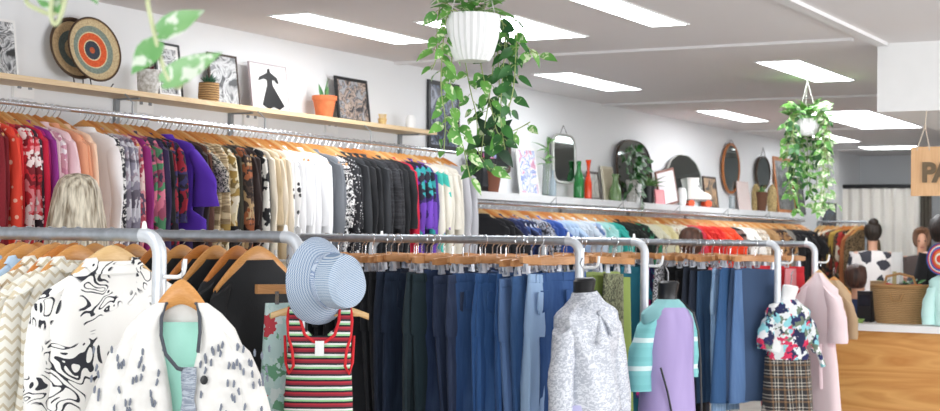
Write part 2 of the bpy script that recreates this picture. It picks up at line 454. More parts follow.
def shirt_mesh(L=.74, sleeve='long', seed=0, w=.215, thick=.026, flare=1.05, neck=.07, amp=.006, slope=0):
    rnd = random.Random(seed); m = MB(); ph = rnd.uniform(0, 6); k = rnd.uniform(1.5, 3)
    prof = [(-.074, neck, .026), (-.084, neck + .026, .023), (-.097, neck + .072, .02), (-.116, w - .018, .02), (-.137, w, .022),
            (-.20, w * .99, thick * .8), (-.30, w * .95, thick), (-.45, w * .93, thick * 1.05), (-.6 * L - .1, w * .96, thick * 1.1), (-L, w * flare, thick * 1.15), (-L - .1, w * flare * 1.02, thick * 1.2)]
    prof = [(z - slope * max(0, (hw - neck)) / (w - neck) if z > -.18 else z - (slope * .8 if z > -.25 else 0), hw, ht) for z, hw, ht in prof]
    prof = sorted(set(prof), key=lambda q: -q[0])
    prof = [q for q in prof if q[0] >= -L - .11]
    m.loft([fold_ring(0, 0, z, hw, ht, 26, ph, amp * min(1, max(0, -(z + .1) * 3)), k) for z, hw, ht in prof], (False, True))
    if sleeve != 'none':
        Ls = {'long': .57, 'mid': .38, 'short': .22, 'wide': .3}[sleeve]
        wr = {'long': .028, 'mid': .04, 'short': .062, 'wide': .085}[sleeve]
        for sx in (-1, 1):
            ph2 = rnd.uniform(0, 6); rings = []; out = .03 + rnd.uniform(0, .02) + (.05 if sleeve in ('short', 'wide') else 0)
            for i in range(9):
                t = i / 8
                cx = sx * (w - .03 + out * math.sin(min(1, t * 1.6) * PI / 2)); z = -.135 - slope * .8 - t * Ls
                hx = .052 + (wr - .052) * t; hy = .02 + .004 * math.sin(t * 9 + ph2)
                tilt = sx * .05 * (1 - t)
                r = [Vector((cx + hx * math.cos(a) + .004 * math.sin(3 * a + ph2 + t * 8), -.006 + hy * math.sin(a) + .004 * math.sin(t * 12 + ph2), z - hx * math.cos(a) * sx * (.55 * (1 - t)))) for a in [q * 2 * PI / 12 for q in range(12)]]
                rings.append(r)
            m.loft(rings, (True, True))
    return m.mesh('shirt')
def collar_mesh(neck=.07):
    m = MB(); rings = []
    for z, r, t in ((-.094, neck + .024, .030), (-.074, neck + .004, .030), (-.062, neck - .004, .027), (-.066, neck + .012, .036), (-.09, neck + .034, .037)):
        rings.append([Vector((r * math.cos(a), t * math.sin(a), z - (.022 if math.sin(a) < -.7 else 0))) for a in [q * 2 * PI / 24 for q in range(24)]])
    return m.loft(rings, (False, False)).mesh('collar')
SH = {(s, i): shirt_mesh(sleeve=s, seed=hash(s) % 97 + i * 7 if False else i * 7 + len(s), L=.74 - .02 * i) for s in ('long', 'mid', 'short', 'none') for i in range(3)}
SH[('tee', 0)] = shirt_mesh(L=.5, sleeve='wide', seed=5, flare=1.35)
SH[('dress', 0)] = shirt_mesh(L=1.0, sleeve='none', seed=9, flare=1.2)
SH[('coat', 0)] = shirt_mesh(L=.85, sleeve='long', seed=11, thick=.04, w=.23, amp=.009, slope=.05)
SH[('coat', 1)] = shirt_mesh(L=.9, sleeve='long', seed=17, thick=.045, w=.23, amp=.01, slope=.05)
SH[('near', 0)] = shirt_mesh(L=.8, sleeve='long', seed=23, thick=.034, w=.22, amp=.008, slope=.05)
SH[('near', 1)] = shirt_mesh(L=.78, sleeve='long', seed=29, thick=.034, w=.22, amp=.008, slope=.05)
COLLAR = collar_mesh()
def pants_mesh(seed=0, w=.185, L=.98, wide=1.0):
    rnd = random.Random(seed); m = MB(); ph = rnd.uniform(0, 6); z0 = -.158
    prof = [(z0, w, .016), (z0 - .05, w * 1.04, .022), (z0 - .15, w * 1.1, .03), (z0 - .24, w * 1.12, .034), (z0 - .29, w * 1.1, .03)]
    m.loft([fold_ring(0, 0, z, hw, ht, 26, ph, .003, 2) for z, hw, ht in prof])
    for sx in (-1, 1):
        rings = []
        for i in range(8):
            t = i / 7; z = z0 - .2 - t * (L - .2)
            hw = (.098 - .03 * t) * wide; rings.append(fold_ring(sx * (w * .54 + .006 * math.sin(t * 4 + ph)), .002 * math.sin(t * 7 + ph), z, hw, .026 + .004 * math.sin(t * 8 + ph), 14, ph + sx, .011 * min(1, t * 3 + .2), 1.7))
        m.loft(rings)
    return m.mesh('trousers')
def band_mesh(w=.185):
    m = MB(); z0 = -.155
    m.loft([fold_ring(0, 0, z, w * 1.03 + e, .0195 + e, 26, 0, 0, 2) for z, e in ((z0 + .004, -.003), (z0 + .002, .001), (z0 - .034, .003), (z0 - .038, -.001))], (False, False))
    for x in (-.12, -.05, .05, .12):
        m.box((x, -.0225, z0 - .017), (.01, .004, .042)); m.box((x, .0225, z0 - .017), (.01, .004, .042))
    return m.mesh('waistband')
def pocket_mesh(side):
    m = MB()
    for sx in (side,):
        m.prism([(sx * .05, -.235), (sx * .14, -.235), (sx * .14, -.32), (sx * .095, -.345), (sx * .05, -.32)][::sx], -.043, -.036)
    return m.mesh('back_pocket')
PANT = [pants_mesh(i, L=.98 - .03 * i) for i in range(3)]; BAND = band_mesh(); POCK = (pocket_mesh(-1), pocket_mesh(1))
def skirt_mesh(seed=0, w=.17, L=.85, flare=1.35):
    rnd = random.Random(seed); m = MB(); ph = rnd.uniform(0, 6); z0 = -.158
    m.loft([fold_ring(0, 0, z0 - t * L, w * (1 + (flare - 1) * t), .016 + .03 * t, 30, ph, .008 * t, 4) for t in (0, .05, .15, .3, .5, .75, 1)])
    return m.mesh('skirt')
SKIRT = [skirt_mesh(i) for i in range(2)]

class Rail:
    """collects the garments of one rail, then labels them by look"""
    def __init__(s, rname, gname): s.rname = rname; s.gname = gname; s.items = []
    def put(s, g, h, look, cat, hk): s.items.append((g, h, look, cat, hk))
    def finish(s):
        cnt = {}
        for it in s.items: cnt[it[2]] = cnt.get(it[2], 0) + 1
        seen = {}
        for g, h, look, cat, hk in s.items:
            i = seen[look] = seen.get(look, 0) + 1; n = cnt[look]
            suf = '' if n == 1 else ', %s of %s from left' % (ORD[i - 1], CARD[n - 1])
            tag(g, '%s on the %s%s' % (look, s.rname, suf), cat, s.gname)
            suf = '' if n == 1 else ', %s of %s' % (ORD[i - 1], CARD[n - 1])
            tag(h, '%s holding the %s on the %s%s' % (hk, look, s.rname, suf), 'hanger', 'hangers on the ' + s.rname)
def shade(m, k):
    if k == 0: return m
    key = ('shade', m.name, k)
    if key not in _mc:
        n_ = m.copy(); t_ = n_.node_tree; b_ = t_.nodes['Principled BSDF']; src = b_.inputs['Base Color'].links[0].from_socket
        h_ = t_.nodes.new('ShaderNodeHueSaturation'); h_.inputs['Value'].default_value = (.7, 1.15)[k - 1]; h_.inputs['Saturation'].default_value = (1.0, .85)[k - 1]
        t_.links.new(src, h_.inputs['Color']); t_.links.new(h_.outputs[0], b_.inputs['Base Color']); _mc[key] = n_
    return _mc[key]
def hang(R, kind, look, mat, loc, rz, var=0, hmat=None, collar=False, sc=1.0, drop=0, cat=None, rr=.0125, name=None, colmat=None):
    """one garment on its own hanger; origin = rail axis"""
    x, y, z = loc; dz = rr - .0216
    if kind in ('trousers', 'skirt') and drop: mat = shade(mat, random.choice((0, 1, 2)))
    sway = random.uniform(-.05, .05)
    if kind in ('trousers', 'skirt'):
        h = inst('clamp_hanger', CLAMP, M_['clipw'], None, (x, y, z + dz), rz)
        inst('hook', HOOKC, M_['chrome'], h)
        for sx in (-.14, .14): inst('clip', CLIP, M_['clipm'], h, (sx, 0, 0))
        for c_ in h.children: pass
        me = PANT[var % 3] if kind == 'trousers' else SKIRT[var % 2]
        g = inst(name or ('jeans' if 'jeans' in look else kind), me, mat, None, (x, y, z + dz - .004 - drop), rz)
        if kind == 'trousers':
            inst('waistband', BAND, colmat or mat, g)
            if 'jeans' in look: inst('back_pocket', POCK[0], mat, g); inst('back_pocket', POCK[1], mat, g)
        hk = 'clip hanger'
    else:
        h = inst('coat_hanger', NHANG if kind in ('near', 'coat') else HANG, hmat or random.choice((M_['hang'], M_['hang'], M_['hang2'], M_['hang3'])), None, (x, y, z + dz), rz)
        inst('hook', HOOK, M_['chrome'], h)
        g = inst(name or {'tee': 'shirt', 'near': 'shirt', 'coat': 'coat', 'dress': 'dress'}.get(kind, 'shirt'), SH[(kind, var)], mat, None, (x, y, z + dz - .006), rz)
        if collar: inst('collar', COLLAR, colmat or mat, g)
        hk = 'wooden hanger'
    g.scale = (sc, 1, 1); tl = random.uniform(-.07, .07) if kind in ('trousers', 'skirt') else random.uniform(-.025, .025)
    h.rotation_euler[1] = tl; g.rotation_euler[1] = tl
    R.put(g, h, look, cat or look.split()[-1], hk)
    return g, h

# ---- colours
Bk = '17181b'
LOOKS = {
 'darkred': ('dark red shirt', fabric('plain', '7d1420')),
 'coral': ('coral dotted shirt', fabric('dots', 'e2432f', 'f2b49c', sc=1.2)),
 'red': ('bright red shirt', fabric('plain', 'd8262c')),
 'redfloral': ('red white floral shirt', fabric('floral', 'c92f3a', 'f3e4e0', 'e98c92', '7f1d28', sc=1.3)),
 'darkdot': ('dark dotted shirt', fabric('dots', '3a2630', 'd9b8bd', sc=1.4)),
 'crimson': ('crimson shirt', fabric('plain', 'c9183a')),
 'magenta': ('magenta shirt', fabric('plain', 'b8257f')),
 'purplemag': ('purple magenta blouse', fabric('plain', '8d2a86')),
 'pinkwhite': ('pale pink shirt', fabric('plain', 'f0cdd2')),
 'pinkprint': ('pink printed blouse', fabric('floral', 'f2dde0', 'd9a3b1', 'f7eef0', 'c98aa0', sc=1.4)),
 'peach': ('peach shirt', fabric('plain', 'eda581')),
 'apricot': ('pale apricot shirt', fabric('plain', 'f4cdb0')),
 'whitepink': ('crisp white shirt', fabric('plain', 'fdfafb')),
 'bwprint': ('black white print shirt', fabric('leopard', 'e8e6e4', '2c2c33', sc=.8)),
 'greyfloral': ('grey floral blouse', fabric('floral', 'c9c6cd', '8f8a99', '6d6673', 'a3949f', sc=1.1)),
 'pinkmulti': ('pink multicolour blouse', fabric('floral', 'd98f96', 'b54c5c', '5a4a60', 'e8c8c2', sc=1.3)),
 'plum': ('plum blouse', fabric('plain', '8e2570')),
 'greenpink': ('pink green floral shirt', fabric('floral', '9d4d66', '4f8a62', 'd8788e', '3c3a4c', sc=1.1)),
 'darkpurp': ('dark purple shirt', fabric('plain', '33234a')),
 'redblack': ('red black print shirt', fabric('floral', '27202b', '9e2537', '3a3466', sc=1.5)),
 'violet': ('violet wide-sleeved top', fabric('plain', '5b30b4')),
 'black': ('black shirt', fabric('plain', '1c1c20')),
 'brown': ('brown shirt', fabric('plain', '5a382c')),
 'darkbrown': ('dark brown shirt', fabric('plain', '2e211f')),
 'check': ('small checked shirt', fabric('leopard', 'cfc7b5', '3a3a38', sc=1.6)),
 'tiger': ('beige tiger-striped shirt', fabric('tiger', 'cbb692', '8b7658')),
 'creamfloral': ('cream floral blouse', fabric('floral', 'dccfae', 'a98c4e', 'f0e8d5', '7c6a45', sc=1.1)),
 'olive': ('dark olive shirt', fabric('plain', '3b382c')),
 'rust': ('rust floral shirt', fabric('floral', '4a3a34', '9c5a38', 'b89a72', '2c2624', sc=1.3)),
 'blackwhitegeo': ('black white geometric shirt', fabric('patch', '1d1d20', 'e6e3da', '1d1d20', sc=1.8)),
 'cream': ('cream shirt', fabric('plain', 'e3d8c4')),
 'beige': ('beige shirt', fabric('plain', 'cdb896')),
 'dotwhite': ('white black-dotted shirt', fabric('dots', 'f0efee', '26262c', sc=.8)),
 'white': ('white shirt', fabric('plain', 'f3f3f4')),
 'grey': ('grey shirt', fabric('plain', '6d7177')),
 'leopbw': ('black white leopard blouse', fabric('leopard', 'eeeceb', '1f1f24', sc=1.2)),
 'bwdots': ('black white speckled shirt', fabric('dots', '222227', 'e8e6e6', sc=3)),
 'charcoal': ('charcoal jacket', fabric('plain', '2b2d31')),
 'blackjacket': ('black jacket', fabric('plain', '15161a')),
 'blackrib': ('black textured jacket', fabric('tiger', '1a1a1d', '333338', sc=2)),
 'ski': ('purple teal printed jacket', fabric('patch', '35215f', '1e1c30', '2e9a9c', '6c3fae', '1c1b2a', sc=1.4)),
 'purple': ('deep purple jacket', fabric('plain', '4b3285')),
 'creamski': ('cream teal-patched jacket', fabric('patch', 'e2dccd', 'e2dccd', 'e2dccd', '3fb5a8', '7c4fa8', 'e2dccd', sc=1.1)),
 'offwhite': ('off-white jacket', fabric('plain', 'e0dacd')),
 'palegrey': ('pale grey jacket', fabric('plain', 'b9b8bd')),
}
# (pixel column of the right edge, look, kind)
seq = [(4,'darkred','long'),(12,'darkred','long'),(19,'coral','long'),(27,'red','long'),(33,'redfloral','long'),(38,'redfloral','mid'),(42,'darkdot','long'),(47,'crimson','long'),
 (52,'magenta','long'),(56,'purplemag','long'),(61,'pinkwhite','long'),(67,'pinkprint','long'),(74,'pinkwhite','mid'),(84,'peach','long'),(90,'peach','mid'),(96,'apricot','long'),
 (122,'whitepink','long'),(126,'bwprint','long'),(130,'greyfloral','long'),(135,'greyfloral','mid'),(140,'greyfloral','long'),(146,'pinkmulti','long'),(151,'plum','long'),(157,'greenpink','mid'),(162,'greenpink','long'),
 (167,'darkpurp','long'),(173,'black','mid'),(179,'redblack','long'),(184,'redblack','mid'),(198,'violet','tee'),(202,'darkpurp','mid'),(207,'darkbrown','long'),(213,'brown','long'),(217,'check','short'),(222,'tiger','long'),(227,'tiger','mid'),
 (231,'creamfloral','long'),(236,'creamfloral','mid'),(240,'black','long'),(244,'olive','long'),(248,'rust','mid'),(252,'rust','long'),(257,'darkbrown','mid'),(263,'darkbrown','long'),(268,'blackwhitegeo','long'),(272,'black','long'),
 (276,'cream','long'),(280,'beige','mid'),(284,'cream','mid'),(288,'beige','long'),(292,'cream','long'),(297,'dotwhite','long'),(301,'dotwhite','mid'),(306,'white','long'),(311,'white','mid'),(316,'white','long'),(321,'white','long'),(326,'white','mid'),(332,'white','long'),(337,'white','long'),
 (341,'grey','long'),(345,'grey','mid'),(350,'leopbw','long'),(354,'leopbw','mid'),(359,'bwdots','long'),(363,'bwdots','mid'),(367,'charcoal','long'),(374,'blackjacket','long'),(381,'blackjacket','long'),(387,'charcoal','long'),(392,'blackrib','long'),(397,'blackrib','mid'),(402,'blackrib','long'),(407,'blackjacket','long'),(413,'blackjacket','mid'),
 (418,'crimson','long'),(423,'ski','long'),(428,'ski','mid'),(433,'ski','long'),(437,'purple','long'),(442,'creamski','long'),(447,'creamski','mid'),(452,'offwhite','long'),(457,'offwhite','mid'),(462,'offwhite','long'),(468,'palegrey','long'),(474,'palegrey','long')]
R1 = Rail('high wall rail', 'garments on the high wall rail')
for i, (u, lk, kd) in enumerate(seq):
    x = on(u, 200, 1, 4.95).x; look, mat = LOOKS[lk]
    x = min(x, 9.04)
    gap = 8 if i == 0 else u - seq[i - 1][0]
    rz = random.uniform(-.05, .03)
    big = lk in ('charcoal', 'blackjacket', 'blackrib', 'ski', 'offwhite', 'palegrey', 'purple', 'creamski')
    hang(R1, kd, look, mat, (x, 5.2 + random.uniform(-.006, .006), RZ1), PI / 2 + rz, 0 if kd == 'tee' else i % 3, collar=(gap > 6 or i % 3 == 0), sc=1.06 if big else random.uniform(.92, 1.04))
R1.finish()

LOOK2 = [('purple blouse', 'plain', '7b3a8f'), ('black shirt', 'plain', '1f1d22'), ('dark green shirt', 'plain', '47584a'), ('lavender blouse', 'plain', '8d79b8'), ('white printed blouse', 'leopard', 'dfd9dc', '7a6f80'),
 ('black shirt', 'plain', '1b1b20'), ('navy blouse', 'plain', '26305c'), ('blue printed shirt', 'floral', '3a5390', '1e2748', 'c9d4e8', '20294c'), ('black patterned shirt', 'leopard', '23242c', 'b7bccb'), ('royal blue shirt', 'plain', '3558a8'),
 ('light blue shirt', 'plain', 'a9c0dc'), ('pale grey-blue shirt', 'plain', 'c5d0dc'), ('pale blue printed blouse', 'floral', 'd2dbe6', '6a86b8', 'e9eef4', '98aed0'), ('pale teal shirt', 'plain', '9fd0cc'), ('teal blouse', 'plain', '2fa79c'),
 ('black velvet jacket', 'plain', '202521'), ('green black shirt', 'floral', '1f2b25', '3b8f6a', '2c3a33'), ('pale cream shirt', 'plain', 'e3dfc6'), ('pale yellow blouse', 'plain', 'e9dfae'), ('cream patterned blouse', 'floral', 'e4dcc8', 'b9a98a', 'f3eee2'),
 ('pink-red blouse', 'plain', 'dd3d52'), ('scarlet shirt', 'plain', 'e2322a'), ('orange-red blouse', 'plain', 'ee4a26'), ('dark striped shirt', 'hstripe', '2a2222', '8a6f66'), ('white blouse', 'plain', 'f0ece6'), ('off-white patterned blouse', 'leopard', 'e9e3d8', 'b8a48c'),
 ('tan jacket', 'plain', 'b08a5e'), ('brown printed blouse', 'floral', '6b4a36', 'a67c50', '33251e'), ('grey coat', 'plain', '8b8780'), ('black coat', 'plain', '1c1a1c')]
plan2 = [(0, 482), (1, 489), (2, 494), (3, 502), (4, 508), (5, 518), (6, 528), (7, 546), (8, 556), (9, 566), (10, 584), (11, 598), (12, 606), (13, 618), (14, 629), (15, 643), (16, 656), (17, 667), (18, 678), (19, 695), (20, 708), (21, 724), (22, 738), (23, 746), (24, 760), (25, 772), (26, 780), (27, 790), (28, 797), (29, 814)]
R2 = Rail('low wall rail', 'garments on the low wall rail')
x = 9.42; i = 0
while x < 16.95:
    p = Vector((x, 4.97, 1.5)); q = p - Vector((0, 0, EYE)); u = 470 + FPX * q.dot(RT) / q.dot(F)
    li = next((a for a, b in plan2 if u <= b), 29); L = LOOK2[li]
    mat = fabric(L[1], *L[2:])
    kd = ('long', 'mid', 'short', 'long')[i % 4]
    hang(R2, kd, L[0], mat, (x, 5.2, RZ2), PI / 2 + random.uniform(-.07, .05), i % 3, collar=(i % 3 == 0), sc=random.uniform(.93, 1.05) * (1.12 if li == 15 else 1))
    x += random.uniform(.058, .074) if li != 15 else .09; i += 1
R2.finish()

# ------------------------------------------------------------ pipe racks
YE = 3.1; RACKX = [3.609, 4.337, 6.604, 7.396, 9.598, 10.413]; YL = 4.78; PR = .0205
def pipe_rack(x, y1, label):
    t = thing('pipe_rack', (x, YE, 0), label, 'clothes rack', 'pipe clothes racks')
    L = y1 - YE; b = .062
    MB().tube([(0, b, EYE), (0, L - b, EYE)], PR, 16).build('rail', M_['pipe'], t)
    for y, s in ((0, 1), (L, -1)):
        pts = [(0, y, .05), (0, y, .5), (0, y, 1.0)] + [(0, y + s * (b - b * math.cos(a)), EYE - b + b * math.sin(a)) for a in [k * PI / 12 for k in range(7)]] + [(0, y + s * (b + .01), EYE)]
        po = MB().tube(pts, PR + .0015, 16).build('post', M_['pipew'], t)
        MB().box((0, y, .026), (.62, .045, .04)).build('foot', M_['pipew'], t, False)
        MB().tube([(0, y + s * (b + .0), EYE + PR - .002), (0, y + s * b, EYE + PR + .018), (0, y + s * b, EYE + PR + .022)], lambda q: .009 - .006 * q, 8).build('top_bolt', M_['white'], po)
        m = MB(); zh = EYE - .125
        m.tube([(0, y, zh)] + [(0, y - s * (.02 + .05 * q), zh) for q in (0, .5, 1)] + [(0, y - s * (.07 + .028 * math.sin(a)), zh + .028 - .028 * math.cos(a)) for a in (.5, 1, 1.57)] + [(0, y - s * .1, zh + .055)], .0065, 8)
        m.build('end_hook', M_['white'], po)
    return t
names = ['spotted-coat', 'striped-hat', 'grey-blouse', 'lilac-dress', 'floral-shirt', 'pink-robe']
for x, nm in zip(RACKX, ['silver pipe rack ending nearest, where the white spotted coat hangs', 'silver pipe rack whose end carries the striped hat and knitted top',
                         'silver pipe rack of jeans ending beside the grey patterned blouse', 'silver pipe rack ending behind the lilac dress on a black bust',
                         'silver pipe rack ending behind the tropical floral shirt', 'farthest silver pipe rack, ending beside the pale pink robe']):
    pipe_rack(x, YL, nm)
def ang(deg=0): return math.radians(deg) + random.uniform(-.06, .06)
# rack 1 : light coats, from left (far) to right (near); hanger axis runs along x
M_['zig'] = fabric('zigzag', 'e9e4d8', 'b9a384')
M_['swirl'] = fabric('swirl', 'eeebe6', '2a2b33')
ra = Rail('spotted-coat rack', 'clothes on the spotted-coat rack')
def yat(u, X): return on(u, 240, 0, X).y
r1 = [(-14, 'coat', 'dark denim jacket', fabric('denim', '4a5f80'), 0), (-2, 'coat', 'red-dotted cream cardigan', fabric('dots', 'efe9df', 'c8423c', sc=.6), 0), (14, 'near', 'pale blue denim shirt', fabric('denim', 'a9c1dc'), 0), (28, 'near', 'light blue cotton shirt', fabric('plain', 'b9cfe4'), 1),
      (50, 'coat', 'cream zigzag knit cardigan', M_['zig'], 1), (64, 'coat', 'cream lace-knit jacket', fabric('zigzag', 'ece8dd', 'cfc2a8'), 0),
      (78, 'coat', 'cream lace-knit jacket', fabric('zigzag', 'ece8dd', 'cfc2a8'), 1), (112, 'coat', 'white black-swirled jacket', M_['swirl'], 1)]
for i, (u, kd, lk, mt, v) in enumerate(r1):
    hang(ra, kd, lk, mt, (RACKX[0], yat(u, RACKX[0]), EYE), math.radians(-8 if u < 80 else -16) + random.uniform(-.05, .05), v, collar=True, sc=1.12 if kd == 'coat' and u > 40 else 1.0, rr=PR)
ra.finish()
# rack 2 : black coats
rb = Rail('striped-hat rack', 'clothes on the striped-hat rack')
for i, (u, kd, lk) in enumerate([(20, 'near', 'grey wool jacket'), (38, 'coat', 'grey wool jacket'), (56, 'near', 'brown tweed jacket'), (75, 'near', 'brown tweed jacket'), (95, 'coat', 'black wool coat'), (118, 'near', 'black dotted blouse'), (134, 'near', 'white black-painted jacket'), (160, 'coat', 'black wool coat'), (182, 'coat', 'black velvet coat'), (203, 'coat', 'black velvet coat'), (216, 'coat', 'black velvet coat'), (238, 'coat', 'black velvet coat'), (258, 'near', 'black velvet shirt')]):
    mt = fabric('plain', '1c1d20') if 'black' in lk else fabric('plain', '7b7f86') if 'grey' in lk else fabric('tiger', '5b4a3e', '3a2f29')
    if 'painted' in lk: mt = fabric('leopard', 'e8e5e0', '26262c', sc=.45)
    if 'dotted' in lk: mt = fabric('dots', '1a1a1e', 'e0e0e0', sc=1.2)
    hang(rb, kd, lk, mt, (RACKX[1], yat(u, RACKX[1]), EYE), random.uniform(-.2, .05), i % 2 if kd == 'coat' else 0, collar=False, rr=PR, sc=.95, hmat=M_['hang2'] if i % 2 else M_['hang'])
rb.finish()
# racks 3 to 6 : trousers and skirts on clip hangers
def pant_rack(ri, R, specs, dy0=.13, dy1=1.52):
    X = RACKX[ri]; n = sum(s[2] for s in specs); k = 0
    for lk, mt, cnt, kd in specs:
        for j in range(cnt):
            y = YE + dy1 - (dy1 - dy0) * (k + .5) / n
            wide = kd.endswith('*'); kk = kd.strip('*')
            rz = random.uniform(-.28, .05) + (-.4 if wide or k % 5 == 2 else 0)
            hang(R, kk, lk, mt, (X + random.uniform(-.045, .045), y + random.uniform(-.014, .014), EYE), rz, k, rr=PR, drop=random.uniform(-.004, .022), sc=random.uniform(.93, 1.05))
            if 'lace' in lk or 'pale blue jeans' in lk: R.items[-1][0].scale[0] = .55
            k += 1
    R.finish()
D = lambda c: fabric('denim', c)
P = lambda c: fabric('plain', c)
pant_rack(2, Rail('grey-blouse rack', 'trousers on the grey-blouse rack'), [('black trousers', P('141517'), 7, 'trousers'), ('charcoal trousers', P('23262c'), 3, 'trousers'), ('navy jeans', D('1b2940'), 4, 'trousers'), ('dark teal trousers', P('1c3038'), 2, 'trousers'), ('dark blue jeans', D('1d2f52'), 3, 'trousers'),
   ('mid-blue jeans', D('2c4f82'), 2, 'trousers*'), ('blue jeans', D('2f5a93'), 3, 'trousers'), ('faded blue jeans', D('3b669d'), 2, 'trousers'), ('pale blue jeans', D('86a9cf'), 1, 'trousers'), ('deep blue jeans', D('264a80'), 1, 'trousers')])
pant_rack(3, Rail('lilac-dress rack', 'clothes on the lilac-dress rack'), [('black trousers', P('17181a'), 8, 'trousers'), ('navy trousers', P('1c2840'), 5, 'trousers'), ('dark blue jeans', D('26406b'), 4, 'trousers'), ('blue jeans', D('3c65a0'), 3, 'trousers'), ('light jeans', D('8fb0d2'), 2, 'trousers'),
   ('olive green skirt', P('9cb25a'), 3, 'skirt'), ('gold-green lace skirt', fabric('leopard', '8a8d66', '4a4b36', sc=1.2), 1, 'skirt')])
pant_rack(4, Rail('floral-shirt rack', 'clothes on the floral-shirt rack'), [('dark grey trousers', P('2d3238'), 7, 'trousers'), ('petrol blue trousers', P('1f4a66'), 3, 'trousers'), ('teal trousers', P('1f6a7c'), 3, 'trousers'), ('magenta printed skirt', fabric('floral', '2b2350', 'c2277e', '2690a8', '3a2a6c'), 2, 'skirt'),
   ('black white speckled trousers', fabric('leopard', '1c1c20', 'd8d8dc', sc=1.4), 1, 'trousers'), ('black trousers', P('15161a'), 3, 'trousers'), ('dark navy skirt', P('1b2537'), 2, 'skirt'), ('dark denim skirt', D('22405f'), 2, 'skirt'), ('pale blue textured trousers', fabric('vstripe', '6a92ba', '86a9cb'), 1, 'trousers'), ('blue denim skirt', D('305f94'), 3, 'skirt'), ('dark blue skirt', P('1f3e63'), 1, 'skirt')])
pant_rack(5, Rail('pink-robe rack', 'clothes on the pink-robe rack'), [('black trousers', P('191a1d'), 4, 'trousers'), ('navy trousers', P('1f2c45'), 3, 'trousers'), ('dark brown trousers', P('3a2a26'), 3, 'trousers'), ('maroon skirt', P('6e1d2a'), 2, 'skirt'), ('red skirt', P('c0232d'), 4, 'skirt'), ('bright red trousers', P('d02a34'), 2, 'trousers'), ('dusty pink skirt', P('d98d92'), 1, 'skirt')])

# ------------------------------------------------------------ things hung on the rack ends
def look_rz(p, off=0):          # hanger axis at right angles to the line of sight
    return math.atan2(p[1], p[0]) - PI / 2 + math.radians(off)
M_['spot'] = plain('fluffy_white_cloth', 'e9e6e1', .95, vs=45, var=.12)
px, py = RACKX[0] + .0, YE - .088
rz = look_rz((px, py), 0)
h = inst('coat_hanger', NHANG, M_['hang'], None, (px, py, 1.40), rz); h.scale = (.56, .9, 1); inst('hook', HOOK, M_['chrome'], h)
tag(h, 'wooden hanger on the nearest rack end holding the white spotted coat', 'hanger')
coat = thing('coat', (px, py, 1.384), 'white fluffy coat with dark tufts, hung open over a mint top', 'coat', rz=rz); coat.scale = (.82, .95, 1)
def coat_panels():
    m = MB()
    for sx in (-1, 1):
        rings = []
        for z, xi, xo, yt in ((-.085, .058, .095, .02), (-.115, .066, .145, .035), (-.16, .07, .195, .05), (-.21, .066, .222, .062), (-.26, .052, .235, .07), (-.36, .03, .24, .075), (-.5, .012, .25, .08), (-.7, .01, .262, .085), (-.92, .012, .27, .09)):
            c = (xi + xo) / 2; hw = (xo - xi) / 2
            r = []
            for q in range(16):
                a = q * 2 * PI / 16; ca, sa = math.cos(a), math.sin(a)
                X = sx * (c + hw * math.copysign(abs(ca) ** .6, ca)); Y = -.035 + yt * .55 * math.copysign(abs(sa) ** .7, sa) + .006 * math.sin(X * 40 + z * 14)
                r.append((X, Y, z))
            rings.append(r)
        m.loft(rings)
        rings = []
        for i in range(10):
            t = i / 9
            cx = sx * (.185 + .10 * math.sin(min(1, t * 1.5) * PI / 2)); z = -.19 - t * .6
            hx = .07 - .006 * t + .02 * math.sin(t * PI); hy = .055
            rings.append([(cx + hx * math.cos(a) + .004 * math.sin(t * 14 + a * 2), -.02 + hy * math.sin(a), z - hx * math.cos(a) * sx * .65 * (1 - t)) for a in [q * 2 * PI / 14 for q in range(14)]])
        m.loft(rings)
    # back
    m.loft([[(hw * math.cos(a), .03 + .02 * math.sin(a), z) for a in [q * 2 * PI / 20 for q in range(20)]] for z, hw in ((-.068, .06), (-.09, .09), (-.15, .18), (-.22, .21), (-.5, .24), (-.92, .26))])
    return m
coat_panels().build('body', M_['spot'], coat)
m = MB()
m.tube([(.0, .012, -.078), (.03, .008, -.08), (.058, -.01, -.09), (.066, -.05, -.125), (.068, -.068, -.17), (.062, -.078, -.23)], .0065, 8)
m.tube([(.0, .012, -.078), (-.03, .008, -.08), (-.058, -.01, -.09), (-.07, -.05, -.13), (-.07, -.07, -.18), (-.052, -.08, -.235), (-.01, -.088, -.275), (.03, -.09, -.285)], .0065, 8)
m.build('collar_trim', P('4b4f57'), coat)
M_['fur'] = fabric('tiger', '7f8896', 'b4bcc6', sc=4)
m = MB(); m.loft([[(.03 + hw * math.cos(a) + random.uniform(-.003, .003), -.088 + .014 * math.sin(a), z + random.uniform(-.004, .004)) for a in [q * 2 * PI / 14 for q in range(14)]] for z, hw in [(-.275 - .03 * k, .026 + .004 * math.sin(k * 1.7)) for k in range(22)]])
m.build('fur_placket', M_['fur'], coat)
# tufts
m = MB()
rnd = random.Random(3)
for k in range(250):
    sx = rnd.choice((-1, 1)); X = sx * rnd.uniform(.06, .32); z = rnd.uniform(-.9, -.2)
    if abs(X) > .26: y = -.073
    else: y = -.035 - (.5 * (.05 + min(.035, max(0, -z - .135) * .12))) - .006
    m.tube([(X, y + .002, z + .006), (X + rnd.uniform(-.003, .003), y - .006, z), (X + rnd.uniform(-.004, .004), y - .003, z - .014)], lambda q: .0022 + .0030 * math.sin(q * 2.6), 6)
m.build('tuft', P('7a808c'), coat)['kind'] = 'stuff'
m = MB(); m.lathe([(.0, 0), (.012, 0), (.014, .004), (.0, .006)], (0, 0, 0), 12); b = m.build('button', M_['black'], coat, loc=(.085, -.085, -.31)); b.rotation_euler[0] = PI / 2
mint = inst('top', shirt_mesh(L=.6, sleeve='none', seed=3, w=.14, thick=.02, neck=.06), P('a5dccb'), None, (px, py, 1.345), rz)
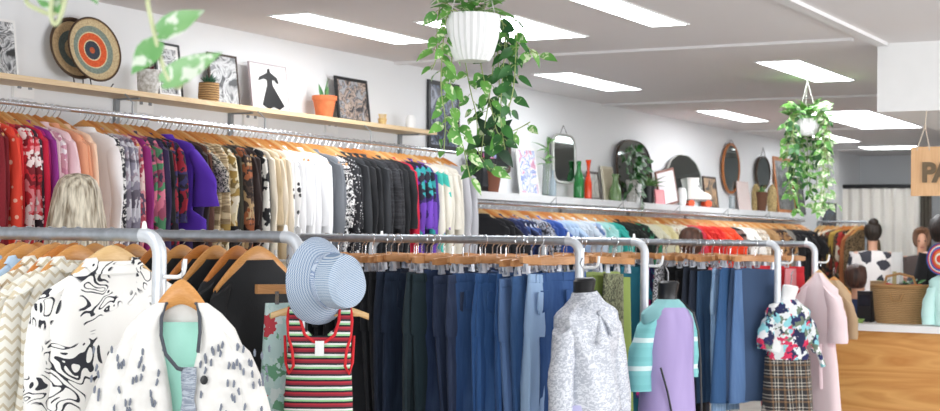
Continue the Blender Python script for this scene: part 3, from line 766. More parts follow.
mint.location = Vector((px, py, 1.315)); mint.scale = (1, .7, 1)
tag(mint, 'mint green round-neck top hanging inside the white spotted coat', 'top')

# sun hat on rack 2 end
px2, py2 = RACKX[1], YE
hp = at(331, 281, depth((px2, py2, 1.5)) - .17)
hat = thing('bucket_hat', hp, 'blue and white striped soft bucket hat hung on a rack end', 'hat'); hat.scale = (.88, .88, .88)
hatm = fabric('gingham', 'cdd6df', '6a86aa', sc=1.6)
def hat_rings(prof, n=40, wob=.012):
    return [[Vector((r * 1.06 * math.cos(a) , r * math.sin(a), z + wob * (r / .16) ** 3 * math.sin(2 * a + .6) + .004 * math.sin(5 * a) * (r / .16) ** 2)) for a in [q * 2 * PI / n for q in range(n)]] for r, z in prof]
b1 = MB().loft(hat_rings([(.088, .0), (.105, -.012), (.125, -.03), (.145, -.052), (.158, -.072), (.160, -.076), (.157, -.078), (.143, -.06), (.122, -.038), (.10, -.018), (.085, -.006)]), (False, False)).build('brim', hatm, hat)
b2 = MB().loft(hat_rings([(.098, -.004), (.1, .03), (.1, .065), (.095, .09), (.074, .102), (.035, .094), (.005, .086)], wob=.03), (False, True)).build('crown', fabric('vstripe', 'cbd5de', '8099b8', sc=4), hat)
b3 = MB().loft(hat_rings([(.0985, -.003), (.1025, -.003), (.1035, .02), (.0995, .02)], wob=0), (False, False)).build('hat_band', fabric('gingham', 'dde6ef', '5877a6', sc=2.2), hat)
axis = (-RT * .25 - F * .45 + UP * .1)
zax = (RT * .72 - F * .66 + UP * .02).normalized(); xax = (UP * .9 + RT * -.42).cross(zax).cross(zax) * -1; xax.normalize(); yax = zax.cross(xax)
Mh = Matrix.Identity(4)
for i in range(3): Mh[i][0], Mh[i][1], Mh[i][2] = xax[i], yax[i], zax[i]
hat.rotation_euler = Mh.to_euler()

# knitted tank top
rz2 = look_rz((px2, py2), 0)
tp = at(320, 306, depth((px2, py2, 1.5)) - .12)
def small_hanger(w):
    m = MB(); rings = []
    for i in range(-10, 11):
        x = i / 10 * w; a = abs(i / 10); z = -.03 - .05 * a ** 1.2
        rings.append([Vector((x, .007 * math.cos(q), z + .011 * math.sin(q))) for q in [k * PI / 4 for k in range(8)]])
    m.loft(rings); m.tube([(-w * .8, 0, -.075), (w * .8, 0, -.075)], .0045, 8)
    return m
hh = inst('coat_hanger', small_hanger(.165).mesh('coat_hanger'), M_['hang3'], None, tp + Vector((0, 0, .045)), rz2)
MB().tube([(0, 0, -.025), (0, 0, .03), (0, .012, .05), (0, .02, .075), (0, 0, .09), (0, -.02, .078)], .0024, 6).build('hook', M_['chrome'], hh)
tag(hh, 'pale wooden hanger with trouser bar holding the striped knitted tank', 'hanger')
tank = thing('tank_top', tp, 'red, green, black and white striped knitted tank top with tag', 'top', rz=rz2)
tankm = fabric('hstripe', 'b52a3c', '1f2426', '9fd09a', 'e8e9e4', '2c2a30', '8a2335', sc=1.7)
def tank_body():
    m = MB(); n = 28; rings = []
    for z, hw in ((-.10, .108), (-.14, .106), (-.2, .108), (-.3, .114), (-.42, .118), (-.55, .124)):
        rings.append([(hw * math.copysign(abs(math.cos(a)) ** .7, math.cos(a)), .03 * math.sin(a) + .003 * math.sin(9 * a + z * 20), z) for a in [q * 2 * PI / n for q in range(n)]])
    m.loft(rings, (False, True))
    for sx in (-1, 1):
        for sy in (-1, 1):
            m.loft([[(sx * (c + hw * math.cos(a)), sy * yy + .004 * math.sin(a), z) for a in [q * 2 * PI / 10 for q in range(10)]] for z, c, hw, yy in ((-.005, .086, .018, .004), (-.04, .084, .02, .016), (-.075, .078, .026, .026), (-.105, .062, .044, .029), (-.13, .05, .05, .028))])
    m.loft([[(hw * math.cos(a), sy * .026 + .004 * math.sin(a), z) for a in [q * 2 * PI / 10 for q in range(10)]] for sy in (-1,) for z, hw in ((-.118, .05), (-.135, .06), (-.16, .09))])
    return m
tank_body().build('body', tankm, tank)
m = MB()
for sx in (-1, 1):
    m.tube([(sx * .068, 0, -.002), (sx * .064, -.02, -.05), (sx * .05, -.032, -.095), (sx * .02, -.034, -.118), (0, -.034, -.121)], .0055, 8)
    m.tube([(sx * .104, 0, -.006), (sx * .108, -.02, -.05), (sx * .104, -.026, -.1), (sx * .09, -.034, -.15), (sx * .086, -.036, -.2), (sx * .1, -.018, -.225), (sx * .112, .0, -.19), (sx * .116, .01, -.1)], .005, 8)
m.build('edging', P('d4262e'), tank)
MB().box((.0, -.041, -.14), (.03, .002, .05)).build('price_tag', P('f4f4f2'), tank, False)
# floral dress beside the tank with block clip hanger
fp = at(283, 289, depth((px2, py2, 1.5)) + .02)
rz3 = look_rz((px2, py2), 25)
ch = inst('clamp_hanger', MB().box((0, 0, 0), (.2, .024, .032)).mesh('clamp_hanger', False), M_['clipw'], None, fp, rz3)
for sx in (-.03, .05):
    MB().box((sx, -.014, -.03), (.014, .008, .045)).build('clip', M_['chrome'], ch, False)
MB().tube([(0.02, 0, .015), (.02, 0, .08), (.02, .02, .10), (.02, 0, .12), (.02, -.02, .10)], .0024, 6).build('hook', M_['chrome'], ch)
tag(ch, 'wooden block clip hanger left of the striped hat', 'hanger')
fd = inst('dress', skirt_mesh(4, w=.065, L=.75, flare=1.6), fabric('patch', 'bcd9d6', 'bcd9d6', 'c9e0dc', 'c9e0dc', 'c2404a', 'dbe8e6', '6fa583', sc=2.2), None, fp + Vector((.0, 0, .11)), rz3)
tag(fd, 'pale aqua dress with red flowers and green leaves behind the striped tank', 'dress')

# busts
def bust(loc, rz, mat, label, s=1.0, tilt=0):
    t = thing('display_bust', loc, label, 'display bust', rz=rz); s *= .86
    m = MB(); rings = []
    for z, hx, hy, oy in ((-.40, .125, .085, 0), (-.3, .115, .08, 0), (-.2, .135, .09, 0), (-.12, .15, .09, 0), (-.06, .14, .066, 0), (-.03, .085, .055, 0), (-.005, .058, .05, .002), (.03, .056, .055, .01), (.07, .06, .058, .0), (.10, .062, .06, -.006), (.112, .05, .05, -.006)):
        rings.append([(hx * s * math.cos(a), (oy + hy * math.sin(a)) * s, z * s) for a in [q * 2 * PI / 20 for q in range(20)]])
    m.loft(rings).build('torso', mat, t)
    s /= .86
    MB().tube([(0, 0, .08 * s), (0, 0, .14 * s), (0, .02, .165 * s), (0, .0, .19 * s)], .0035, 6).build('hook', M_['chrome'], t)
    if tilt: t.rotation_euler[1] = tilt
    return t
def clothed(name, loc, rz, mat, label, cat, prof, sleeves, seed=0, tilt=0, amp=.004):
    t = thing(name, loc, label, cat, rz=rz)
    m = MB(); rnd = random.Random(seed); ph = rnd.uniform(0, 6)
    rings = []
    for z, hx, hy in prof:
        rings.append([(hx * math.copysign(abs(math.cos(a)) ** .85, math.cos(a)) + amp * math.sin(5 * a + ph + z * 8), hy * math.sin(a) + amp * math.sin(7 * a + ph * 2 + z * 15), z) for a in [q * 2 * PI / 32 for q in range(32)]])
    m.loft(rings, (False, True))
    m.build('body', mat, t)
    for sx, L, w0, w1, out, smat in sleeves:
        mm = MB(); rr = []
        for i in range(11):
            q = i / 10
            cx = sx * (abs(prof[3][1]) - .045 + (out + .02) * math.sin(min(1, q * 1.5) * PI / 2)); z = prof[3][0] - .02 - q * L
            hx = w0 + (w1 - w0) * q; hy = hx * .75
            rr.append([(cx + hx * math.cos(a) + .004 * math.sin(q * 16 + 2 * a), -.01 + hy * math.sin(a) + .003 * math.sin(3 * a + q * 20), z - hx * math.cos(a) * sx * .7 * (1 - q)) for a in [k * 2 * PI / 16 for k in range(16)]])
        mm.loft(rr, (True, True)).build('sleeve', smat or mat, t)
    if tilt: t.rotation_euler[1] = tilt
    return t
TORSO = [(.005, .062, .058), (-.025, .10, .075), (-.05, .15, .085), (-.07, .17, .09), (-.13, .165, .10), (-.22, .15, .10), (-.3, .14, .095)]
# A: grey patterned blouse, right below the end of rack 3
pA = at(585, 299, 7.05); rzA = look_rz(pA, 42)
bust(pA, rzA, M_['black'], 'black bust wearing the grey patterned blouse', 1.0, -.1)
blm = fabric('jacquard', 'dcdfe6', 'b4b9c4', sc=1.7)
A = clothed('blouse', pA, rzA, blm, 'silvery grey patterned satin blouse with long sleeves on a black bust', 'blouse', TORSO + [(-.42, .15, .10), (-.52, .16, .10)], [(-1, .62, .075, .06, .05, None), (1, .6, .07, .055, .02, None)], 2, amp=.008)
A.rotation_euler[1] = -.1
m = MB(); m.loft([[(hx * math.cos(a), hy * math.sin(a) - o, z) for a in [q * 2 * PI / 20 for q in range(20)]] for z, hx, hy, o in ((.035, .058, .056, 0), (.01, .072, .068, .004), (-.03, .10, .085, .006), (-.028, .095, .078, .004))], (False, False)).build('collar', blm, A)
m = MB(); m.tube([(0, -.09, -.06), (-.02, -.105, -.12), (-.03, -.11, -.2)], lambda q: (.008 + .008 * q, .005), 8); m.tube([(0, -.09, -.06), (.03, -.105, -.11), (.05, -.11, -.17)], lambda q: (.008 + .008 * q, .005), 8)
m.ball((0, -.1, -.06), (.016, .01, .014)); m.build('neck_tie', blm, A)
sk = inst('skirt', skirt_mesh(6, w=.15, L=.6, flare=1.15), P('b3b2d6'), None, pA + Vector((0, 0, -.32)), rzA); sk.scale = (1, 4.2, 1)
tag(sk, 'pale lavender skirt under the grey patterned blouse', 'skirt')
# B: lilac dress over teal knit tee
pB = at(668, 300, 7.75); rzB = look_rz(pB, 38)
bust(pB, rzB, M_['black'], 'black bust wearing the lilac dress over a teal tee', 1.0)
teal = fabric('hstripe', '7fc4c6', '7fc4c6', '86c9cb', 'd8ecec', '7fc4c6', '79bec0', sc=.45)
B2 = clothed('knit_top', pB, rzB, P('8abfc2'), 'teal short-sleeved knitted tee with white cuffs under the lilac dress', 'top', TORSO, [(-1, .36, .078, .075, .05, teal), (1, .3, .06, .05, .0, teal)], 4)
B = clothed('dress', pB, rzB, P('ab9aca'), 'lilac sleeveless long dress on a black bust', 'dress',
            [(-.035, .10, .09), (-.05, .13, .098), (-.075, .15, .106), (-.10, .16, .112), (-.2, .165, .115), (-.35, .16, .115), (-.6, .18, .12), (-.95, .21, .14)], [], 5)
B.scale = (.9, .9, 1); B2.scale = (.93, .9, 1)
m = MB(); m.tube([(.075, -.02, .0), (.10, -.10, -.06), (.13, -.108, -.15), (.15, -.105, -.3), (.16, -.105, -.5), (.165, -.115, -.8)], .006, 8)
m.tube([(-.13, -.108, -.33), (-.09, -.12, -.45), (-.05, -.125, -.6), (-.02, -.13, -.75)], .006, 8); m.build('trim', M_['black'], B)
# C: floral shirt + plaid skirt on white bust
pC = at(788, 300, 9.9); rzC = look_rz(pC, 24)
bust(pC, rzC, M_['white'], 'white bust wearing the tropical floral shirt', 1.0, tilt=.18)
C = clothed('shirt', pC, rzC, fabric('patch', '22285a', 'e9e9ea', '6f7f6c', '8fd0d8', 'd6305a', '20264f', 'dfe3e4', sc=1.9), 'tropical floral shirt in navy, white, red and aqua on a white bust', 'shirt',
            TORSO + [(-.34, .165, .10), (-.38, .155, .095)], [(-1, .22, .075, .07, .02, None), (1, .2, .07, .065, .02, None)], 7, amp=.006)
C.scale = (.9, .9, 1)
m = MB(); m.tube([(.16, -.06, -.3), (.20, -.08, -.33), (.24, -.08, -.42)], lambda q: (.03, .02), 8); m.ball((.18, -.075, -.31), .03); m.build('tied_hem', fabric('patch', '22285a', 'e9e9ea', '6f7f6c', '8fd0d8', 'd6305a', '20264f', 'dfe3e4', sc=1.9), C)
sk = inst('skirt', skirt_mesh(8, w=.15, L=.65, flare=1.25), fabric('plaid', '2c2a2c', 'cfc8ba', '8a6a4c'), None, pC + Vector((0, 0, -.2)), rzC); sk.scale = (1, 4, 1)
tag(sk, 'black, cream and brown plaid skirt below the floral shirt', 'skirt')
# D: pink robe
pD = at(819, 277, 10.45); rzD = look_rz(pD, -35)
D_ = clothed('robe', pD, rzD, P('efd9dc'), 'pale pink robe with short sleeves tied at the waist, on the farthest rack end', 'robe',
            [(.03, .03, .025), (.0, .06, .03), (-.04, .11, .04), (-.08, .17, .05), (-.2, .17, .06), (-.38, .15, .06), (-.46, .14, .06), (-.6, .17, .07), (-1.05, .22, .08)], [(-1, .34, .075, .085, .03, None), (1, .34, .075, .085, .03, None)], 9)
m = MB(); m.loft([[(.148 * math.cos(a), .066 * math.sin(a), z) for a in [q * 2 * PI / 20 for q in range(20)]] for z in (-.44, -.47)], (False, False)); m.tube([(.06, -.07, -.45), (.08, -.09, -.55), (.09, -.09, -.75)], lambda q: (.014, .005), 6); m.build('belt', P('e8cdd2'), D_)
D_.scale = (.9, .9, 1)
hD = inst('coat_hanger', HANG, M_['hang3'], None, pD + Vector((0, 0, .085)), rzD); inst('hook', HOOK, M_['chrome'], hD); hD.scale = (.62, .8, 1); tag(hD, 'wooden hanger holding the pale pink robe', 'hanger')
pE = at(834, 286, 10.6); rzE = look_rz(pE, -15)
jk = clothed('jacket', pE, rzE, P('b39878'), 'tan canvas jacket hanging behind the pale pink robe', 'jacket', [(.04, .05, .03), (.02, .08, .04), (-.03, .13, .05), (-.06, .16, .06), (-.2, .17, .06), (-.3, .17, .06)], [(1, .28, .06, .05, .04, None), (-1, .28, .06, .05, .04, None)], 12)
jk.scale = (.75, .8, 1)
hE = inst('coat_hanger', HANG, M_['hang'], None, pE + Vector((0, 0, .1)), rzE); inst('hook', HOOK, M_['chrome'], hE); hE.scale = (.6, .8, 1); tag(hE, 'wooden hanger holding the tan canvas jacket', 'hanger')

# ------------------------------------------------------------ things on the shelves
def art(name, *cols, sc=1.0, dist=1.5):
    t = NT(name); a = t.noise(9 * sc, t.co((1, 1, 1)), 3, dist); n = len(cols)
    t.col(t.ramp(a, [(.36 + .3 * i / n, c) for i, c in enumerate(cols)])); t.p(Roughness=.35); return t.m
def picture(name, u0, u1, vt, Y, zb, label, cat, frame, artm, fw=.012, lean=.13, tilt=0, th=.014, vt_is_z=None, mat_w=0):
    um = (u0 + u1) / 2
    a, b = on(u0, vt, 1, Y), on(u1, vt, 1, Y); zt = on(um, vt, 1, Y + .03).z
    w = b.x - a.x; h = (zt - zb) / math.cos(lean)
    t = thing(name, ((a.x + b.x) / 2, Y, zb), label, cat); t.rotation_euler = (-lean, tilt, 0)
    m = MB()
    for s in (-1, 1):
        m.box((s * (w / 2 - fw / 2), 0, h / 2), (fw, th, h)); m.box((0, 0, h / 2 + s * (h / 2 - fw / 2)), (w - 2 * fw, th, fw))
    m.box((0, th * .3, h / 2), (w - 2 * fw, th * .3, h - 2 * fw))
    m.build('frame', frame, t, False)
    if mat_w:
        MB().box((0, -th * .02, h / 2), (w - 2 * fw, th * .3, h - 2 * fw)).build('mount', M_['paper'], t, False)
    k = fw + mat_w
    MB().box((0, -th * .1, h / 2), (w - 2 * k, th * .36, h - 2 * k)).build('picture', artm, t, False)
    return t, w, h
M_['paper'] = plain('white_paper', 'efeeec', .6)
M_['darkw'] = wood('dark_frame_wood', '33251d', '4a372a', 2, 2)
M_['midw'] = wood('brown_frame_wood', '9a5a2e', 'b8743e', 2, 2)
bw = art('monochrome_photograph', '2a2b2d', '8a8c8f', 'd9dadb', '55575a', 'eeeeee', sc=1.2)
SY = 5.40
picture('picture_frame', -14, 19.5, 19, SY, ZS1, 'black and white photograph in a pale frame at the left frame edge', 'picture', M_['paper'], bw)
picture('picture_frame', 159, 184, 44, 5.44, ZS1, 'small monochrome picture in a dark frame behind the cement pot', 'picture', M_['black'], bw, mat_w=.02)
picture('picture_frame', 212, 241, 55, 5.43, ZS1, 'monochrome portrait in a bronze frame behind the wicker pot', 'picture', M_['darkw'], art('grey_portrait', '3b3c3e', '9fa0a2', 'c9cacb', '7b7c7f'))
# magazine with a dress drawing
t, w, h = picture('magazine', 253, 290, 65, SY, ZS1, 'white magazine cover with a silhouette in a long black dress', 'magazine', plain('grey_pink_page_edge', 'b9abb0', .6), M_['paper'], fw=.006)
fx = [(-.01, .90), (.01, .90), (.012, .83), (.10, .72), (.115, .62), (.10, .60), (.06, .68), (.03, .66), (.035, .55), (.09, .38), (.17, .14), (.10, .05), (.03, .10), (-.04, .04), (-.11, .12), (-.07, .35), (-.03, .55), (-.03, .66), (-.07, .68), (-.14, .62), (-.13, .70), (-.02, .81)]
MB().prism([(x * w * 2.1, z * h) for x, z in fx], -.0105, -.0085).build('printed_figure', M_['black'], t, False)
t, w, h = picture('magazine', 339, 371, 79, SY, ZS1, 'dark magazine with a group photograph on its cover', 'magazine', M_['black'], art('group_photograph', '2b2d33', '7a6a62', 'c9b3a3', '3d4652', 'a8a9ad', sc=1.6), fw=.02)
picture('poster', 429, 460, 83, 5.478, on(445, 150, 1, 5.47).z, 'dark poster of a figure on the wall right of the pine shelf', 'poster', M_['black'], art('dark_figure_poster', '15161a', '232732', '5f6f8c', '1a1b20', '8a90a0', sc=1.0), fw=.03, lean=0.02)
# woven plates
def ringmat(name, stops, R):
    t = NT(name); o = t.n('ShaderNodeVectorMath', operation='LENGTH'); t.l(t.co((1, 0, 1)), o.inputs[0])
    w = t.noise(120, t.co(), 2)
    r = t.ramp(t.math('DIVIDE', o.outputs['Value'], R), stops, True)
    t.col(t.mix(.25, r, t.ramp(w, [(.3, '222222'), (.7, 'ffffff')]), 'OVERLAY')); t.bump(w, .5, .003); t.p(Roughness=.8); return t.m
def plate(u, v, rp, Y, label, stops, lean=.2):
    p = on(u, v, 1, Y); R = rp * depth(p) / FPX
    t = thing('woven_plate', p, label, 'plate', 'woven plates on the pine shelf')
    prof = [(0, .014), (.3, .013), (.6, .008), (.9, -.002), (.985, -.01), (1, -.012), (.99, -.018), (.9, -.008), (.5, .003), (0, .006)]
    o = MB().lathe([(max(.0005, r * R), z) for r, z in prof], n=48, cap=(False, False))
    o.v = [(a, -b * 0 + c, b) for a, b, c in o.v]
    o.build('body', ringmat('woven_rings', stops, R), t)
    m = MB().tube([(R * math.cos(a), -.015, R * math.sin(a)) for a in [k * PI / 24 for k in range(49)]], .005, 6); m.build('rim', plain('dark_cane', '4a3626', .7), t)
    t.rotation_euler = (-lean, 0, -.12); return p, R
p1, Rr = plate(74, 49, 31, 5.45, 'woven plate with grey rings standing behind the orange-ringed plate', [(0, '3c3f44'), (.15, 'b99f7a'), (.35, '5f6a66'), (.62, 'c2a67e'), (.9, '3d2c22')])
p2, Rr = plate(93, 50, 32.5, 5.39, 'woven plate with a bright orange ring and dark centre', [(0, 'b5562f'), (.1, '353c48'), (.29, 'd8c69e'), (.33, 'd95a2b'), (.54, 'd8c69e'), (.58, '7f8c80'), (.76, 'c9b48c'), (.95, 'a08058')])
t = thing('plate_stand', (p2.x, 5.42, ZS1), 'black wire stand holding the two woven plates', 'stand')
m = MB()
for sx in (-.06, .06): m.tube([(sx * 1.8, -.07, .03), (sx * 1.6, -.06, .006), (sx, .03, .006), (sx, .05, .1)], .0035, 6)
m.tube([(-.1, -.04, .006), (.1, -.04, .006)], .0035, 6); m.build('frame', M_['black'], t)

def spiky(mb, n, L, w, spread, seed, c=(0, 0, 0)):
    r = random.Random(seed)
    for k in range(n):
        a = k * 2.4; e = r.uniform(.25, 1) * spread
        d = Vector((math.cos(a) * e, math.sin(a) * e, 1)).normalized()
        mb.leaf(Vector(c) + Vector((math.cos(a), math.sin(a), 0)) * .008, d, Vector((-math.cos(a), -math.sin(a), .4)), L * r.uniform(.7, 1), w, .12)
def pot_at(name, u, vt, vb, wp, Y, zb, label, cat, mat, leaf=None, top=1.0, bot=.75, rim=True, seed=1, foliage=None, n=24, flute=0):
    p = on(u, vt, 1, Y); d = depth(p); r = wp / 2 * d / FPX
    h = p.z - zb
    t = thing(name, (p.x, Y, zb), label, cat)
    prof = [(.001, 0), (r * bot, 0), (r * (bot + .1), h * .3), (r * top * .96, h * (.8 if rim else 1))]
    if rim: prof += [(r * top * 1.05, h * .8), (r * top * 1.05, h), (r * top * .9, h), (r * top * .88, h * .86), (.001, h * .86)]
    else: prof += [(r * top * .86, h), (r * top * .8, h * .8), (.001, h * .8)]
    MB().lathe(prof, n=n, flute=flute).build('pot', mat, t)
    if foliage:
        m = MB(); foliage(m, r, h); m.build('foliage', leaf, t)
    return t
M_['cement'] = plain('mottled_cement', 'c8c5c0', .85, vs=60, var=.5)
t = NT('woven_wicker'); a = t.n('ShaderNodeTexWave'); a.inputs['Scale'].default_value = 24; a.bands_direction = 'Z'; a.inputs['Distortion'].default_value = 3; t.l(t.co(), a.inputs['Vector'])
t.col(t.ramp(a.outputs['Fac'], [(.2, '866540'), (.7, 'c29a68')])); t.bump(a.outputs['Fac'], .7, .006); t.p(Roughness=.8); M_['wicker'] = t.m
pot_at('succulent_pot', 148.5, 70, 90, 24, 5.36, ZS1, 'small cement pot with a dark red succulent', 'potted plant', M_['cement'], plain('dark_red_succulent', '6b2c36', .5), bot=.8, rim=False,
       foliage=lambda m, r, h: spiky(m, 22, .05, .5, 1.2, 3, (0, 0, h * .9)))
pot_at('succulent_pot', 209, 83, 98, 21, 5.36, ZS1, 'brown wicker pot with a spiky green succulent', 'potted plant', M_['wicker'], leafmat('dark_succulent', '2f5a45', '4e7d62', '8fae98', .7), bot=.92, rim=False,
       foliage=lambda m, r, h: spiky(m, 26, .085, .28, .9, 4, (0, 0, h * .8)))
def snake(m, r, h):
    for a, L, k in ((0, .13, .1), (2, .10, .25), (4, .07, .3), (5, .085, .12)):
        m.leaf((math.cos(a) * .012, math.sin(a) * .012, h * .85), (math.cos(a) * k, math.sin(a) * k, 1), (math.cos(a + 2), math.sin(a + 2), .1), L, .26, .05)
pot_at('potted_snake_plant', 324.5, 96, 117, 24, 5.38, ZS1, 'orange terracotta pot with a small snake plant', 'potted plant', M_['terra'], leafmat('snake_leaf', '3f7a46', '66a05e', 'b4cf92', .62), bot=.68, foliage=snake)
# straw holder and white cup
p = on(382.5, 114, 1, 5.36)
t = thing('straw_holder', (p.x, 5.36, ZS1), 'small bundle of pale straws standing in a straw holder', 'holder')
MB().lathe([(.001, 0), (.022, 0), (.03, .045), (.026, .045), (.02, .006), (.001, .006)]).build('cup', plain('straw', 'd9b77c', .8, vs=80, var=.4), t)
m = MB()
for k in range(14): a = k * 2.4; m.tube([(.012 * math.cos(a), .012 * math.sin(a), .008), (.026 * math.cos(a), .026 * math.sin(a), .075)], .0028, 5)
m.build('straw', plain('pale_straw', 'e3c68e', .7), t)['kind'] = 'stuff'
p = on(430, 116, 1, 5.36)
o = MB().lathe([(.001, 0), (.028, 0), (.034, .03), (.032, .075), (.02, .095), (.018, .095), (.028, .07), (.001, .06)]).build('vase', M_['white'], loc=(p.x - .25, 5.36, ZS1)); tag(o, 'small white vase at the right end of the pine shelf', 'vase')

# mirrors
M_['mirror'] = plain('mirror_glass', '8d9693', .04, 1.0, var=0)  # darkened tint puts the dim greenish reflections into the glass colour
def mirror(u, vt, vb, wp, Y, label, frame, fw=.018, lean=0, hangz=0, square=2.0, tilt=0, scallop=0, foot=None):
    a, b = on(u, vt, 1, Y), on(u, vb, 1, Y); d = depth(a)
    # true width from the foreshortened width on the wall plane
    x0, x1 = on(u - wp / 2, vt, 1, Y).x, on(u + wp / 2, vt, 1, Y).x
    hw, hh = (x1 - x0) / 2, (a.z - b.z) / 2
    t = thing('wall_mirror', ((x0 + x1) / 2, Y, (a.z + b.z) / 2), label, 'mirror'); t.rotation_euler = (-lean, tilt, 0)
    def outline(k, n=56):
        r = []
        for i in range(n):
            q = i * 2 * PI / n; ca, sa = math.cos(q), math.sin(q); e = 2 / square
            s = 1 + scallop * abs(math.sin(q * 6))
            r.append((math.copysign(abs(ca) ** e, ca) * (hw - k) * s, math.copysign(abs(sa) ** e, sa) * (hh - k) * s))
        return r
    m = MB(); m.loft([[(x, y, z) for x, z in outline(k)] for k, y in ((0, .008), (0, -.008), (fw * .3, -.014), (fw * .8, -.012), (fw, -.004))], (True, False))
    m.build('frame', frame, t)
    MB().loft([[(x, y, z) for x, z in outline(fw * .95)] for y in (.002, -.005)]).build('glass', M_['mirror'], t, False)
    if hangz:
        MB().tube([(-hw * .35, -.002, hh * .93), (0, .0, hh + hangz), (hw * .35, -.002, hh * .93)], .003, 6).build('hanging_wire', M_['darkw'], t)
    return t
M_['silver'] = plain('worn_silver_frame', 'b9bab4', .4, .6)
mirror(564, 134, 184, 23, 5.42, 'arched silver-framed mirror hung on a chain beside the green bottle', M_['silver'], .022, .03, .07, 4.5)
mirror(634, 140, 199, 34, 5.44, 'large rounded mirror behind the trailing plant', M_['darkw'], .007, .08, 0, 2.6)
mirror(684, 155, 203, 33, 5.44, 'wide round mirror behind the white roller skate', M_['silver'], .008, .08, 0, 2.0, scallop=.03)
mirror(731, 143, 194, 17, 5.46, 'tall oval mirror in a brown wooden frame hung on the wall', M_['midw'], .03, 0, .035)
mirror(763, 156, 190, 14, 5.46, 'smaller oval mirror in a dark frame right of the oval wooden mirror', M_['darkw'], .016, 0, .09)
mirror(502, 124, 173, 17, 5.45, 'tall grey-framed mirror behind the dark-leaved vines', M_['darkw'], .03, 0, 0, 9)
picture('leaning_mirror', 779, 797, 158, 5.42, ZS2, 'tall brown wooden frame leaning on the white shelf by the far planter', 'picture', M_['midw'], art('smoky_print', '5b5d5c', '7c7d7a', '3e4142'), fw=.045, lean=.12)
picture('picture_frame', 521, 540, 148, SY, ZS2, 'white card with a blue and pink painted figure beside the bamboo vase', 'picture', M_['paper'], art('blue_painting', 'eef0f4', 'dfe3ec', '5a78c0', 'f2f2f4', 'c98aa8', sc=1.2), fw=.02)
picture('picture_frame', 590, 601, 172, SY, ZS2, 'small dark-framed picture behind the orange glass vase', 'picture', M_['darkw'], art('pale_print', 'b7b3a8', '8f8c82'), fw=.02)
picture('picture_frame', 605, 616, 167, 5.43, ZS2, 'cream card leaning behind the pale green glass jug', 'picture', plain('cream_card', 'd9d0bb', .6), plain('cream_card_print', 'c9bea4', .6), fw=.02)
picture('picture_frame', 661, 679, 170, 5.35, ZS2, 'tilted bronze frame with a white picture in front of the round mirror', 'picture', plain('rose_bronze', '8a5a4a', .4, .4), plain('pale_picture', 'e4dfe2', .5), fw=.02, tilt=-.14)
picture('greeting_card', 656, 665, 190, 5.33, ZS2, 'small pink card on the white shelf beside the wire plant pot', 'card', plain('pink_card', 'e58b93', .6), plain('pink_card_print', 'ea9da2', .6), fw=.008)
picture('picture_frame', 706, 719, 177, 5.4, ZS2, 'dark framed print with a beige shape right of the roller skate', 'picture', M_['darkw'], art('beige_print', '3a3532', 'c7a27a', '4a4038', sc=.6), fw=.02)
picture('book', 740, 751, 182, 5.4, ZS2, 'pale pink book leaning between the oval mirrors', 'book', plain('pale_pink_cover', 'e3cfcb', .6), plain('pale_pink_page', 'e8d7d2', .6), fw=.008)
picture('picture_frame', 798, 806, 178, 5.4, ZS2, 'small dark frame at the far end of the white shelf', 'picture', M_['black'], art('dark_print', '3c3d40', '55585c'), fw=.02)
def lathed(name, u, vt, wp, Y, prof, mat, label, cat, n=20):
    p = on(u, vt, 1, Y); h = p.z - ZS2; r = wp / 2 * depth(p) / FPX
    o = MB().lathe([(max(.0008, a * r), b * h) for a, b in prof], n=n).build(name, mat, loc=(p.x, Y, ZS2)); return tag(o, label, cat)
BOT = [(.0, 0), (.95, 0), (1, .04), (1, .5), (.9, .6), (.45, .74), (.38, .9), (.46, .91), (.46, .97), (.4, 1), (.0, 1)]
lathed('glass_bottle', 579, 161, 10.5, 5.38, BOT, glass('green_glass', '2f9b4c', .05, .6), 'bright green glass bottle beside the orange vase', 'bottle')
lathed('glass_vase', 588.5, 160, 7.5, 5.38, [(0, 0), (.9, 0), (1, .1), (1, .4), (.6, .58), (.35, .7), (.45, .85), (.8, 1), (.7, 1), (.3, .8), (0, .8)], plain('orange_red_glass', 'e2441c', .12), 'slender orange-red glass vase beside the green bottle', 'vase')
lathed('glass_jug', 615.5, 174, 13, 5.37, [(0, 0), (.9, 0), (1, .15), (.9, .45), (.5, .66), (.42, .82), (.6, .97), (.55, 1), (0, .96)], glass('pale_green_glass', '8fb07a', .1, .5), 'pale green glass jug left of the large rounded mirror', 'jug')
lathed('glass_bottle', 552.5, 170, 8, 5.33, BOT, glass('pale_clear_glass', 'cfe0ea', .05, .7), 'small clear glass bottle right of the bamboo vase', 'bottle')
lathed('glass_tumbler', 732, 196, 7, 5.36, [(0, 0), (.85, 0), (1, 1), (.92, 1), (.78, .06), (0, .06)], glass('tumbler_glass', 'd5dde0', .05, .7), 'clear glass tumbler below the oval wooden mirror', 'glass')
lathed('vase', 682, 188, 10, 5.36, [(0, 0), (.7, 0), (1, .4), (.9, .8), (.6, 1), (.5, 1), (0, .8)], M_['white'], 'squat white vase left of the roller skate', 'vase')
lathed('vase', 637, 184, 9, 5.31, [(0, 0), (.7, 0), (1, .5), (1, 1), (.9, 1), (0, .85)], M_['white'], 'white pot in front of the large rounded mirror', 'vase')
p = on(548, 150, 1, 5.37); t = thing('bamboo_vase', (p.x, 5.37, ZS2), 'tall clear glass vase with lucky bamboo stems', 'potted plant')
MB().lathe([(.0008, 0), (.04, 0), (.045, .02), (.038, .26), (.034, .26), (.04, .02), (.0008, .01)]).build('vase', glass('clear_vase', 'dfe6e2', .04, .85), t)
